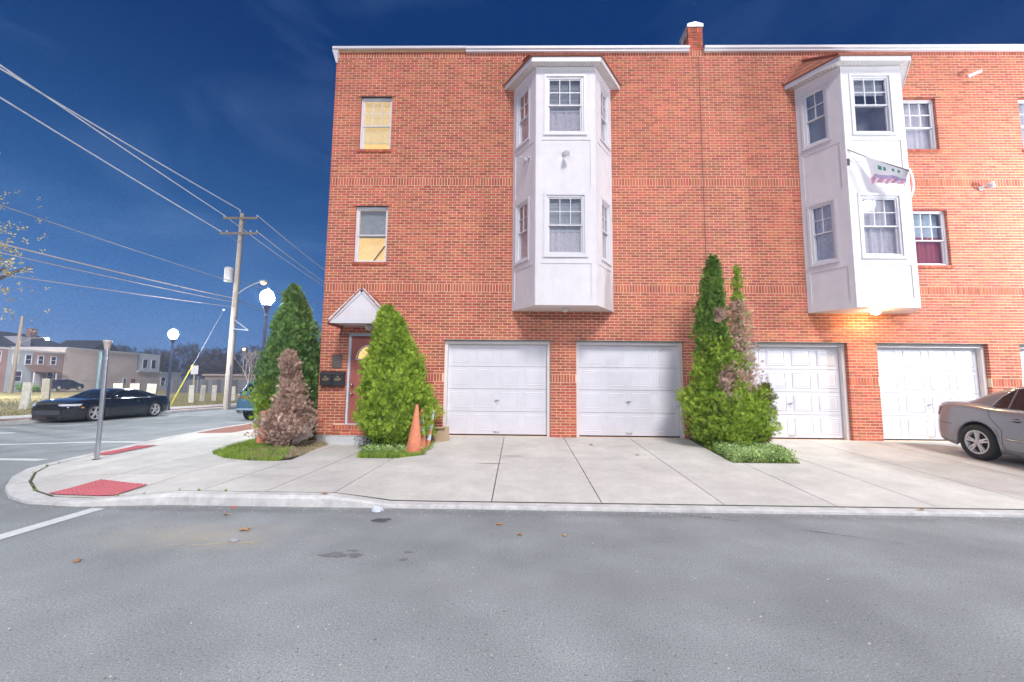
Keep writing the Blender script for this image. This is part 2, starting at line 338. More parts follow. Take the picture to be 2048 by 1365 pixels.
# ------------------------------------------------------------------ near kerb: laid stones
def arc_pts():
    P = []
    x = 18.
    while x > -4.3:
        P.append(((x, 5.38), (x, 5.55), .13 - .09 * sst(-2.35, -1.5, x))); x -= .35
    for i in range(len(KB)): P.append((KF[i], KB[i], KZ[i]))
    # densify corner
    Q = []
    for a, b in zip(P, P[1:]):
        L = math.dist(a[0], b[0]); n = max(1, min(20, int(L / .3)))
        for k in range(n):
            t = k / n; Q.append(tuple(tuple(a[j][c] + (b[j][c] - a[j][c]) * t for c in (0, 1)) for j in (0, 1)) + (a[2] + (b[2] - a[2]) * t,))
    Q.append(P[-1]); return Q
KP = arc_pts()
kerb = tag(MB().build('kerb', M_kerb), kind='structure')
i = 0; seg = 9
while i < len(KP) - 1:
    js = KP[i:i + seg + 1]; mb = MB(); V = []
    for k, (f_, b_, z) in enumerate(js):
        if k == 0 and i > 0:
            nx = js[1]; L = math.dist(f_, nx[0]); t = .004 / max(L, .01)
            f_ = tuple(f_[c] + (nx[0][c] - f_[c]) * t for c in (0, 1)); b_ = tuple(b_[c] + (nx[1][c] - b_[c]) * t for c in (0, 1))
        rd = rz_(f_[0]); V += [(f_[0], f_[1], rd - .05), (f_[0] * .97 + b_[0] * .03, f_[1] * .97 + b_[1] * .03, rd + (z - rd) * .72), (f_[0] * .8 + b_[0] * .2, f_[1] * .8 + b_[1] * .2, z), (b_[0], b_[1], z), (b_[0], b_[1], -.05)]
    F = []
    for k in range(len(js) - 1):
        for c in range(4): F.append((k * 5 + c, k * 5 + c + 1, k * 5 + c + 6, k * 5 + c + 5))
    mb.add(V, F, 0, False); n = len(js) - 1; mb.add(V[:5], [(4, 3, 2, 1, 0)]); mb.add(V[-5:], [(0, 1, 2, 3, 4)])
    mb.build('kerb_stone', M_kerb, kerb); i += seg

# ------------------------------------------------------------------ sidewalk slabs
def clip(poly, a, b, c):           # keep a*x+b*y<=c
    o = []
    for i in range(len(poly)):
        p, q = poly[i], poly[(i + 1) % len(poly)]; dp = a * p[0] + b * p[1] - c; dq = a * q[0] + b * q[1] - c
        if dp <= 0: o.append(p)
        if (dp < 0 < dq) or (dq < 0 < dp): t = dp / (dp - dq); o.append((p[0] + (q[0] - p[0]) * t, p[1] + (q[1] - p[1]) * t))
    return o
def clipbox(poly, x0, y0, x1, y1):
    for c in ((-1, 0, -x0), (1, 0, x1), (0, -1, -y0), (0, 1, y1)):
        poly = clip(poly, *c)
        if len(poly) < 3: return []
    return poly
def clean(poly):
    o = []
    for p in poly:
        if not o or math.dist(p, o[-1]) > 1e-4: o.append(p)
    if len(o) > 1 and math.dist(o[0], o[-1]) < 1e-4: o.pop()
    return o
def area(p): return .5 * sum(p[i][0] * p[(i + 1) % len(p)][1] - p[(i + 1) % len(p)][0] * p[i][1] for i in range(len(p)))
def inset_y(p): return p
kb_in = [(b_[0], b_[1]) for (_, b_, z) in KP]
kbl = [p for p in kb_in if p[0] < -2.3]
RL = [(-2.32, 5.583)] + [(p[0] + .022, p[1] + .028) for p in kbl] + [(-7.0, 60), (-6.25, 60), (-6.25, 10.2), (-6.1, 8.9), (-5.85, 8.4), (-5.35, 7.95), (-4.75, 7.72), (-4.25, 7.7), (-4.08, 7.85), (-4.12, 8.3), (-4.27, 9.1), (-4.30, 10.05), (-3.35, 10.05), (-3.18, 9.1), (-2.95, 8.12), (-2.32, 8.12)]
RR = [(-2.32, 5.583), (18, 5.583), (18, 10.2), (5.15, 10.2), (5.1, 9.), (4.98, 7.84), (3.78, 7.82), (3.86, 9.), (3.93, 10.2), (-1.8, 10.2), (-1.8, 8.12), (-2.32, 8.12)]
walk = MB(); slabs = []
gap = .0075
def add_cells(reg, xs, ys_):
    for xa, xb in zip(xs, xs[1:]):
        for ya, yb, ga, gb in ys_:
            p = clipbox(reg, xa + gap, ya + ga, xb - gap, yb - gb); p = clean(p)
            if len(p) >= 3 and abs(area(p)) > .03: slabs.append(p)
add_cells(RR, [-2.32, -.33, 1.05, 2.57, 3.96, 5.21, 6.63, 8.0, 9.4, 10.8, 12.2, 13.6, 15, 16.5, 18], [(5.5, 6.9, 0, .0008), (6.9, 8.12, .0008, 0), (8.12, 10.2, 0, 0)])
add_cells(RL, [-9.3, -7.9, -7.0, -5.98, -5.02, -4.05, -3.2, -2.32], [(5.2, 6.55, 0, gap), (6.55, 8.12, gap, 0), (8.12, 9.6, 0, gap), (9.6, 11.9, gap, gap)] + [(11.9 + 1.8 * k, 13.7 + 1.8 * k, gap, gap) for k in range(25)])
V = []; F = []
side = tag(MB().build('sidewalk', M_conc), kind='structure')
def slab_mesh(p, zf, th=.1, sub=.6):
    if area(p) < 0: p = p[::-1]
    bm = bmesh.new(); vs_ = [bm.verts.new((x, y, 0)) for x, y in p]
    try: f = bm.faces.new(vs_)
    except Exception: bm.free(); return None
    bmesh.ops.triangulate(bm, faces=bm.faces[:])
    for _ in range(5):
        lng = [e for e in bm.edges if e.calc_length() > sub]
        if lng: bmesh.ops.subdivide_edges(bm, edges=lng, cuts=1); bmesh.ops.triangulate(bm, faces=bm.faces[:])
    for v in bm.verts: v.co.z = zf(v.co.x, v.co.y)
    ex = bmesh.ops.extrude_face_region(bm, geom=bm.faces[:])
    # extruded copy goes down: keep top at original
    for g in ex['geom']:
        if isinstance(g, bmesh.types.BMVert): pass
    new = [g for g in ex['geom'] if isinstance(g, bmesh.types.BMVert)]
    for v in new: v.co.z += .0
    old = [v for v in bm.verts if v not in set(new)]
    for v in old: v.co.z -= th
    bmesh.ops.recalc_face_normals(bm, faces=bm.faces[:])
    me = bpy.data.meshes.new('slab'); bm.to_mesh(me); bm.free(); return me
M_slabs = mat('slab_concrete', (.59, .57, .525), .9, var=.10, scale=1.6, bump=.2, bscale=150, rnd=.055)
broad(M_slabs, ((.9, 1.), (4.5, 1.), (19., 1.)), .055)
M_bpav = mat('red_brick_paver', (.30, .13, .095), .9, var=.2, scale=8, rnd=.1)
for p in slabs:
    me = slab_mesh(p, gz, .1, .6 if p[0][0] > -2.4 else .3)
    if not me: continue
    cx_ = sum(q[0] for q in p) / len(p); cy_ = sum(q[1] for q in p) / len(p)
    me.materials.append(M_bpav if (cx_ < -7.9 and cy_ > 11.9) else M_slabs)
    o = bpy.data.objects.new('slab', me); col.objects.link(o); o.parent = side
# bedding under slabs (seen in the joints) and beds
def bed(name, poly, dz, m, sub=.4, kind='structure', fz=gz):
    me = slab_mesh(poly, lambda x, y: fz(x, y) + dz, .3, sub); me.name = name; me.materials.append(m)
    o = bpy.data.objects.new(name, me); col.objects.link(o); tag(o, kind=kind); return o
M_joint = mat('joint_dirt', (.06, .065, .035), 1.)
bed('sidewalk_bedding', [(18, 5.57), (6, 5.57), (0, 5.57), (-1.5, 5.57), (-2.3, 5.57)] + [(p[0] + .01, p[1] + .012) for p in kbl[::3]] + [(-6.2, 60), (-6.2, 18), (-6.2, 10), (-4.8, 10.25), (0, 10.25), (18, 10.25)], -.05, M_joint, .5)
BA = [(-6.24, 60), (-6.24, 10.2), (-6.09, 8.9), (-5.84, 8.41), (-5.34, 7.96), (-4.75, 7.73), (-4.26, 7.71), (-4.09, 7.86), (-4.13, 8.3), (-4.28, 9.1), (-4.31, 10.19), (-4.77, 10.19), (-4.77, 60)]
B1 = [(-2.95, 8.13), (-1.81, 8.13), (-1.81, 10.19), (-3.34, 10.19), (-3.17, 9.1)]
B2 = [(3.79, 7.83), (4.97, 7.85), (5.09, 9.), (5.14, 10.19), (3.94, 10.19), (3.87, 9.)]
for nme, B in (('left_bed', BA), ('door_bed', B1), ('right_bed', B2)): bed(nme, B, .0, M_soil)

jf = MB(); jv = []
for (_, p, z) in KP:
    dx_, dy_ = (.022, .028) if p[0] < -4.3 else (0, .033); jv += [(p[0], p[1] + .001, z - .003), (p[0] + dx_, p[1] + dy_, gz(p[0] + dx_, p[1] + dy_) - .003)]
jf.add(jv, [(2 * i, 2 * i + 1, 2 * i + 3, 2 * i + 2) for i in range(len(KP) - 1)]); tag(jf.build('joint_moss', M_joint), kind='structure')

# tactile paving (two ramps)
def tactile(poly4, nm):
    a, b, c, d = [Vector(p) for p in poly4]
    mb = MB(); n = 10; V = []; F = []
    for j in range(n + 1):
        for i in range(n + 1):
            q = (a * (1 - i / n) + b * (i / n)) * (1 - j / n) + (d * (1 - i / n) + c * (i / n)) * (j / n); V.append((q.x, q.y, gz(q.x, q.y) + .014))
    for j in range(n):
        for i in range(n): F.append((j * (n + 1) + i, j * (n + 1) + i + 1, (j + 1) * (n + 1) + i + 1, (j + 1) * (n + 1) + i))
    mb.add(V, F)
    o = mb.build(nm, M_tact); tag(o, kind='structure')
    db = MB(); nn = 13
    for j in range(nn):
        for i in range(nn):
            u, v = (i + .5) / nn, (j + .5) / nn; q = (a * (1 - u) + b * u) * (1 - v) + (d * (1 - u) + c * u) * v; z = gz(q.x, q.y) + .0142
            V = [(q.x + r * math.cos(k * 1.047), q.y + r * math.sin(k * 1.047), z + h) for r, h in ((.021, 0), (.012, .010)) for k in range(6)]
            db.add(V, [(k, (k + 1) % 6, 6 + (k + 1) % 6, 6 + k) for k in range(6)] + [tuple(range(6, 12))])
    d_ = db.build('domes', M_tact, o); tag(d_, kind='stuff')
tactile([(-6.06, 5.62), (-5.06, 5.47), (-5.04, 5.95), (-5.99, 6.25)], 'tactile_paving')
tactile([(-8.52, 8.65), (-8.05, 8.55), (-8.1, 9.72), (-8.62, 9.78)], 'tactile_paving')

# road markings
def mark(name, pts, wd, m=None):
    mb = MB(); V = []
    a = Vector(pts[0]); b = Vector(pts[1]); n = max(2, int((b - a).length / .5)); d = (b - a).normalized(); h = Vector((-d.y, d.x)) * wd / 2
    for i in range(n + 1):
        q = a + (b - a) * (i / n)
        for sg in (-1, 1): V.append((q.x + h.x * sg, q.y + h.y * sg, rz_(q.x + h.x * sg) + .005))
    mb.add(V, [(2 * i, 2 * i + 2, 2 * i + 3, 2 * i + 1) for i in range(n)])
    return tag(mb.build(name, m or M_paint), kind='structure')
mark('crosswalk_line', ((-17.9, 11.35), (-9.35, 10.72)), .22)
mark('crosswalk_line', ((-17.9, 8.55), (-9.02, 8.2)), .22)
mark('stop_line', ((-4.96, .3), (-4.96, 5.19)), .17)
mark('edge_line', ((-18.6, 14.55), (-16.2, 16.35)), .16)
mark('edge_line', ((-18.4, 12.6), (-15.9, 13.55)), .3)

# ------------------------------------------------------------------ haze in the night air
hm = bpy.data.materials.new('night_haze'); hm.use_nodes = True; ht = hm.node_tree; ht.nodes.clear()
ho = ht.nodes.new('ShaderNodeOutputMaterial'); hv = ht.nodes.new('ShaderNodeVolumePrincipled'); hv.inputs['Color'].default_value = (.62, .78, 1, 1); hv.inputs['Density'].default_value = HAZE
ht.links.new(hv.outputs[0], ho.inputs['Volume'])
hz_ = MB().box(-400, -400, -1.7, 400, 400, 16.5).build('haze', hm); tag(hz_, kind='stuff')

# ------------------------------------------------------------------ the brick building
YF = 10.2; BX0, BX1 = -4.755, 16.
ZB, ZT = .305, 10.03
bld = thing('brick_building', 'three storey red brick building with white bay windows and four garage doors', 'building', (5.6, YF, ZB))
bo = tuple(bld.location)
OPEN = [  # x0,x1,z0,z1
    (-4.075, -3.275, 7.36, 8.78, 'w'), (-4.075, -3.268, 4.46, 5.883, 'w'), (9.42, 10.31, 7.37, 8.73, 'w'), (9.46, 10.33, 4.455, 5.845, 'w'), (12.325, 13.13, 7.366, 8.73, 'w'), (12.325, 13.13, 4.455, 5.845, 'w'),
    (-4.10, -3.12, .54, 2.70, 'd'),
    (-1.79, .75, ZB, 2.57, 'g'), (1.352, 3.893, ZB, 2.57, 'g'), (5.18, 7.722, ZB, 2.57, 'g'), (8.405, 10.98, ZB, 2.57, 'g'), (11.7, 14.24, ZB, 2.57, 'g')]
BAYS = [(-.17, 2.24), (6.86, 9.27)]
# mortar wall with real openings
ym = YF + .005
xs = sorted({BX0, BX1, *[o[0] for o in OPEN], *[o[1] for o in OPEN]}); zs = sorted({ZB, ZT, *[o[2] for o in OPEN], *[o[3] for o in OPEN]})
mb = MB(); e = .007
for xa, xb in zip(xs, xs[1:]):
    for za, zb in zip(zs, zs[1:]):
        cx_, cz_ = (xa + xb) / 2, (za + zb) / 2
        if any(o[0] < cx_ < o[1] and o[2] < cz_ < o[3] for o in OPEN): continue
        mb.add([(xa, ym, za), (xb, ym, za), (xb, ym, zb), (xa, ym, zb)], [(0, 1, 2, 3)])
for x0, x1, z0, z1, k in OPEN:
    d = .34 if k == 'g' else .16
    x0, x1, z1, z0 = x0 - .006, x1 + .006, z1 + .006, z0 - (.006 if k != 'g' else 0)
    for V in ([(x0, ym, z0), (x0, ym + d, z0), (x0, ym + d, z1), (x0, ym, z1)], [(x1, ym, z0), (x1, ym + d, z0), (x1, ym + d, z1), (x1, ym, z1)], [(x0, ym, z1), (x0, ym + d, z1), (x1, ym + d, z1), (x1, ym, z1)], [(x0, ym, z0), (x0, ym + d, z0), (x1, ym + d, z0), (x1, ym, z0)]):
        mb.add(V, [(0, 1, 2, 3)])
xe = BX0 + .005
mb.add([(xe, ym, ZB), (xe, ym + 9, ZB), (xe, ym + 9, ZT), (xe, ym, ZT)], [(0, 3, 2, 1)])
mb.add([(BX1, ym, ZB), (BX1, ym + 9, ZB), (BX1, ym + 9, ZT), (BX1, ym, ZT), (BX0 + .009, ym + 9, ZB), (BX0 + .009, ym + 9, ZT)], [(0, 1, 2, 3), (1, 4, 5, 2)])
mb.add([(BX0, ym, ZT), (BX1, ym, ZT), (BX1, ym + 9, ZT), (BX0, ym + 9, ZT)], [(0, 1, 2, 3)])
mb.build('wall', M_mortar, bld, bo)
# bricks
bricks = []   # x0,z0,x1,z1 on the facade
J = .0135
BANDS = [(ZB, 1.57, 19, 'r'), (1.57, 1.77, 1, 's'), (1.77, 3.735, 29, 'r'), (3.735, 3.935, 1, 's'), (3.935, 6.42, 37, 'r'), (6.42, 6.62, 1, 's'), (6.62, 9.855, 48, 'r'), (9.855, 10.03, 1, 's')]
def cut(x0, x1, zc, holes):
    segs = [(x0, x1)]
    for h in holes:
        if h[2] < zc < h[3]:
            n = []
            for a, b in segs:
                if h[1] <= a or h[0] >= b: n.append((a, b)); continue
                if a < h[0]: n.append((a, h[0]))
                if b > h[1]: n.append((h[1], b))
            segs = n
    return segs
holes = [(o[0], o[1], o[2] - (.075 if o[4] == 'w' else 0), o[3]) for o in OPEN] + [(4.488, 4.506, 3.0, 9.855)] + [(a + .03, b - .03, 3.3, 9.0) for a, b in BAYS] + [(-4.37, -3.12, ZB, .54)]
r = 0
for z0, z1, n, k in BANDS:
    h = (z1 - z0) / n
    for i in range(n):
        za, zb = z0 + i * h + J / 2, z0 + (i + 1) * h - J / 2; r += 1
        mod = .213 if k == 'r' else .0685
        ph = (.0 if r % 2 else -.1065) if k == 'r' else 0
        x = BX0 + ph
        while x < BX1:
            a, b = max(x, BX0), min(x + mod, BX1) - J
            zc_ = (za + zb) / 2
            for hh in holes:
                if hh[2] < zc_ < hh[3] and k == 'r':
                    if -.001 <= a - hh[1] < .065: a = hh[1]
                    if 0 <= hh[0] - b < .065: b = hh[0]
            if b - a > .02:
                for s0, s1 in cut(a, b, (za + zb) / 2, holes):
                    if s1 - s0 > (.045 if k == 'r' else .02): bricks.append((s0, za, s1, zb, k))
            x += mod
# rowlock sills below windows, soldier heads at the door threshold
for x0, x1, z0, z1, k in OPEN:
    if k == 'w':
        n = 12; wd = (x1 - x0 + .06) / n
        for i in range(n): bricks.append((x0 - .03 + i * wd + .003, z0 - .072, x0 - .03 + (i + 1) * wd - .003, z0 - .003, 'sill'))
n = 17
for i in range(n): bricks.append((-4.37 + i * 1.25 / n, .435, -4.37 + (i + 1) * 1.25 / n - .008, .535, 'r')); 
for i in range(6):
    bricks.append((-4.37 + i * .2085, ZB + .0, -4.37 + (i + 1) * .2085 - .01, ZB + .057, 'r')); bricks.append((-4.37 + i * .2085, ZB + .067, -4.37 + (i + 1) * .2085 - .01, ZB + .122, 'r'))
cam_l = Vector((0, 0, 1.5))
std = [b for b in bricks if b[4] == 'r' and abs((b[2] - b[0]) - .203) < .002]
std.sort(key=lambda b: (b[0] + .1) ** 2 + ((b[1] + b[3]) / 2 - 1.5) ** 2)
single = set(id(b) for b in std[:300])
cache = {}
VV = []; idx = 0
for b in bricks:
    x0, z0, x1, z1, k = b
    jy = random.uniform(-.0016, .0016); y0 = YF + jy - (.025 if k == 'sill' else 0); y1 = YF + .10
    if id(b) in single:
        key = round(z1 - z0, 4)
        if key not in cache:
            q = MB(); g = .003; L_ = .203; H_ = z1 - z0
            q.add([(0, g, 0), (L_, g, 0), (L_, g, H_), (0, g, H_), (g, 0, g), (L_ - g, 0, g), (L_ - g, 0, H_ - g), (g, 0, H_ - g), (0, .1, 0), (L_, .1, 0), (L_, .1, H_), (0, .1, H_)],
                  [(4, 5, 6, 7), (0, 1, 5, 4), (1, 2, 6, 5), (2, 3, 7, 6), (3, 0, 4, 7), (0, 8, 9, 1), (1, 9, 10, 2), (2, 10, 11, 3), (3, 11, 8, 0)])
            me = bpy.data.meshes.new('brick'); me.from_pydata(q.v, [], q.f); me.materials.append(M_brick); me.update(); cache[key] = me
        o = bpy.data.objects.new('brick', cache[key]); col.objects.link(o); o.parent = bld
        o.location = (x0 - bo[0], y0 - bo[1], z0 - bo[2])
        continue
    VV.append(((x0, y0, z0), (x1, y0, z0), (x1, y0, z1), (x0, y0, z1), (x0, y1, z0), (x1, y1, z0), (x1, y1, z1), (x0, y1, z1)))
# west gable bricks
r = 0
for z0, z1, n, k in BANDS:
    h = (z1 - z0) / n
    for i in range(n):
        za, zb = z0 + i * h + J / 2, z0 + (i + 1) * h - J / 2; r += 1
        mod = .213 if k == 'r' else .0685; y = YF + .105 + (0 if r % 2 else .10 if k == 'r' else 0)
        while y < YF + 7:
            x0 = BX0 + random.uniform(-.0015, .0015)
            a, b = y, y + mod - J
            VV.append(((x0, b, za), (x0, a, za), (x0, a, zb), (x0, b, zb), (x0 + .05, b, za), (x0 + .05, a, za), (x0 + .05, a, zb), (x0 + .05, b, zb))); y += mod
VA = np.array(VV).reshape(-1, 3) - np.array(bo)
base = np.array([(0, 1, 2, 3), (0, 4, 5, 1), (1, 5, 6, 2), (2, 6, 7, 3), (3, 7, 4, 0)])
FA = (base[None] + (np.arange(len(VV)) * 8)[:, None, None]).reshape(-1, 4)
tag(fast_mesh('brick_courses', VA, FA, M_brick, bld), kind='stuff')
# control joint, foundation, parapet trim, party-wall pier
MB().box(4.4895, YF + .004, 3.0, 4.5045, YF + .02, 9.855).build('control_joint', M_seal, bld, bo)
M_found = mat('foundation', (.42, .41, .38), .9, var=.15, scale=6, bump=.3)
MB().box(BX0 - .02, YF - .02, -.2, -1.8, YF + .3, ZB - .004).build('foundation', M_found, bld, bo)
MB().box(BX0 - .02, YF + .3, -.2, BX0 + .2, YF + 9, ZB - .004).build('foundation', M_found, bld, bo)
for xa, xb in ((.76, 1.34), (3.9, 5.17), (7.73, 8.4), (10.99, 11.69), (14.25, 16)): MB().box(xa, YF - .01, 0, xb, YF + .3, ZB - .004).build('foundation', M_found, bld, bo)
def fascia(xa, xb, zb_):
    q = MB(); q.box(xa, YF - .10, 10.02, xb, YF + .25, 10.085); q.box(xa, YF - .07, 9.96, xb, YF - .003, 10.018); return q.build('fascia', M_vinyl, bld, bo)
fascia(-1.42, 4.25, 9.87); fascia(4.625, 16, 9.87)
q = MB(); q.box(BX0 - .09, YF - .09, 10.04, -1.425, YF + .25, 10.1); q.build('fascia', M_vinyl, bld, bo)
MB().box(BX0 - .02, YF - .04, 9.975, -1.425, YF - .003, 10.038).build('frieze_board', mat('tan_board', (.50, .30, .17), .8), bld, bo)
q = MB(); q.box(BX0 - .10, YF + .252, 10.01, BX0 + .1, YF + 9, 10.1); q.build('fascia', M_vinyl, bld, bo)
q = MB(); q.add([(BX0 - .09, YF - .09, 10.0), (BX0 - .01, YF - .02, 9.7), (BX0 + .03, YF - .02, 9.7), (BX0 + .06, YF - .09, 10.0), (BX0 - .09, YF + .02, 10.0), (BX0 - .01, YF + .02, 9.7), (BX0 + .03, YF + .02, 9.7), (BX0 + .06, YF + .02, 10.0)], [(0, 1, 2, 3), (4, 7, 6, 5), (0, 4, 5, 1), (3, 2, 6, 7)]); q.build('corner_trim', M_vinyl, bld, bo)
MB().box(BX0, YF + .1, 10.032, BX1, YF + 9, 10.038).build('roof', mat('roof_felt', (.1, .1, .11), .9), bld, bo)
# party wall pier rising above the roof
pier = MB().box(4.262, YF + .012, 10.04, 4.608, YF + .5, 10.66).build('parapet_pier', M_mortar, bld, bo)
z = 10.042; row = 0
while z < 10.5:
    x = 4.26 + (0 if row % 2 else -.1)
    while x < 4.6:
        a, b = max(x, 4.252), min(x + .195, 4.62)
        if b - a > .03: MB().box(a, YF, z, b, YF + .09, z + .057).build('brick', M_brick, pier, bo)
        x += .205
    for yy in (0, 1): MB().box(4.25, YF + .1 + yy * .205, z, 4.3, YF + .295 + yy * .205, z + .057).build('brick', M_brick, pier, bo)
    z += .0675; row += 1
for i in range(5): MB().box(4.252 + i * .0745, YF - .004, z, 4.252 + i * .0745 + .066, YF + .09, 10.66).build('brick', M_brick, pier, bo)
q = MB(); q.add([(4.235, YF - .03, 10.665), (4.635, YF - .03, 10.665), (4.635, YF - .03, 10.745), (4.435, YF - .03, 10.80), (4.235, YF - .03, 10.745)] + [(4.235, YF + .53, 10.665), (4.635, YF + .53, 10.665), (4.635, YF + .53, 10.745), (4.435, YF + .53, 10.80), (4.235, YF + .53, 10.745)],
       [(0, 1, 2, 3, 4), (9, 8, 7, 6, 5), (0, 5, 6, 1), (1, 6, 7, 2), (2, 7, 8, 3), (3, 8, 9, 4), (4, 9, 5, 0)]); q.build('pier_cap', mat('cap_metal', (.62, .60, .64), .35, metal=.3), bld, bo)
MB().tube([(4.16, YF + .35, 10.05), (4.29, YF + .2, 10.74)], .018).build('brace', M_alum, bld, bo)

# ------------------------------------------------------------------ windows
def ring(mb, u0, u1, z0, z1, wd, n0, n1, wb=None, wt=None):
    wb = wb or wd; wt = wt or wd
    mb.box(u0, n0, z0, u0 + wd, n1, z1); mb.box(u1 - wd, n0, z0, u1, n1, z1)
    mb.box(u0 + wd, n0, z0, u1 - wd, n1, z0 + wb); mb.box(u0 + wd, n0, z1 - wt, u1 - wd, n1, z1)
def window_unit(parent, origin, udir, w_, h, meet, cols=3, style='blind', grid=True, flat=False, rootoff=bo, lower='curtain'):
    u = Vector((udir[0], udir[1], 0)).normalized(); n = Vector((-u.y, u.x, 0))   # n points inward (into the building)
    T = Matrix(((u.x, n.x, 0, origin[0]), (u.y, n.y, 0, origin[1]), (0, 0, 1, origin[2]), (0, 0, 0, 1)))
    def nb(): return MB(T)
    f = nb(); ring(f, 0, w_, 0, h, .045, .0, .07, .04, .05)
    fr = f.build('window_frame' if flat else 'window', M_vinyl, parent, rootoff)
    P = parent if flat else fr
    a = .045
    s = nb(); ring(s, a, w_ - a, meet - .018, h - .05, .028, .018, .045); s.build('sash', M_vinyl, P, rootoff)
    s = nb(); ring(s, a, w_ - a, .04, meet + .018, .032, .046, .075); s.build('sash', M_vinyl, P, rootoff)
    z0, z1 = meet + .01, h - .078; x0, x1 = a + .028, w_ - a - .028
    if grid:
        g = nb()
        for i in range(1, cols): g.box(x0 + (x1 - x0) * i / cols - .009, .022, z0, x0 + (x1 - x0) * i / cols + .009, .036, z1)
        zm = (z0 + z1) / 2
        for i in range(cols): g.box(x0 + (x1 - x0) * i / cols + .009 * (i > 0), .022, zm - .009, x0 + (x1 - x0) * (i + 1) / cols - .009 * (i < cols - 1), .036, zm + .009)
        g.build('muntin', M_vinyl, P, rootoff)
    nb().box(x0, .038, z0, x1, .042, z1).build('pane', M_glass, P, rootoff)
    nb().box(x0, .058, .072, x1, .062, meet - .014).build('pane', M_glass, P, rootoff)
    lit = style.startswith('lit')
    rm = nb(); D = .5
    V = [(a, .08, .04), (w_ - a, .08, .04), (w_ - a, .08, h - .04), (a, .08, h - .04), (a, D, .04), (w_ - a, D, .04), (w_ - a, D, h - .04), (a, D, h - .04)]
    rm.add(V, [(4, 5, 6, 7), (0, 4, 7, 3), (1, 2, 6, 5), (0, 1, 5, 4), (3, 7, 6, 2)]); rm.build('room', M_lit if lit else M_room, P, rootoff)
    if style in ('blind', 'litblind', 'blindfull', 'blindshort'):
        zbt = {'blind': meet - .12, 'litblind': .25, 'blindfull': .05, 'blindshort': meet + (h - meet) * .42}[style]
        b = nb(); z = h - .07
        while z > zbt + .03:
            b.add([(x0 - .01, .099, z), (x1 + .01, .099, z), (x1 + .01, .090, z - .030), (x0 - .01, .090, z - .030)], [(0, 1, 2, 3)]); z -= .034
        b.box(x0 - .01, .09, zbt - .015, x1 + .01, .115, zbt + .03)
        tag(b.build('blind', M_litblind if lit else M_blind, P, rootoff), kind='stuff')
    if style == 'shade':
        nb().box(x0 - .01, .11, meet - .07, x1 + .01, .115, h - .06).build('roller_blind', M_blind, P, rootoff)
    if lower in ('curtain', 'red', 'full') and not lit:
        zt = h - .06 if lower == 'full' else (meet + .1)
        cv = nb(); nfold = 22; V = []
        for i in range(nfold + 1):
            xx = x0 - .01 + (x1 - x0 + .02) * i / nfold; yy = .105 + .012 * math.sin(i * 1.9) + .008 * math.sin(i * 5.1); V += [(xx, yy, .05), (xx, yy, zt)]
        cv.add(V, [(2 * i, 2 * i + 2, 2 * i + 3, 2 * i + 1) for i in range(nfold)], 0, True); cv.build('curtain', M_curtr if lower == 'red' else M_curt, P, rootoff)
    return fr
def wall_window(i, meet, style, lower='curtain', grid=True):
    x0, x1, z0, z1, _ = OPEN[i]
    return window_unit(bld, (x0, YF + .07, z0), (1, 0), x1 - x0, z1 - z0, meet * (z1 - z0), 3, style, grid, lower=lower)
f1 = wall_window(0, .48, 'litblind'); f1['label'] = 'lit yellow window with lowered blind on the top floor'
f2 = wall_window(1, .50, 'litshade', grid=False); f2['label'] = 'lit window with grey shade in its upper half'
wall_window(2, .46, 'none', 'full'); f4 = wall_window(3, .46, 'none', 'red'); wall_window(4, .5, 'none', 'full'); wall_window(5, .5, 'none', 'full')
# shade in the second window
x0, x1, z0, z1, _ = OPEN[1]
MB().box(x0 + .06, YF + .17, z0 + .66, x1 - .06, YF + .175, z1 - .06).build('roller_blind', mat('grey_shade', (.52, .50, .46), .8), f2, bo)
MB().tube([(x0 + .28, YF + .45, z0 + .06), (x0 + .62, YF + .45, z0 + .55)], .02, 6).build('handrail', M_wood, f2, bo)
x0, x1, z0, z1, _ = OPEN[3]
MB().box(x0 + .08, YF + .19, z0 + .7, x1 - .08, YF + .195, z1 - .06).build('net_curtain', mat('lace', (.60, .62, .64), .9, var=.2, scale=9), f4, bo)

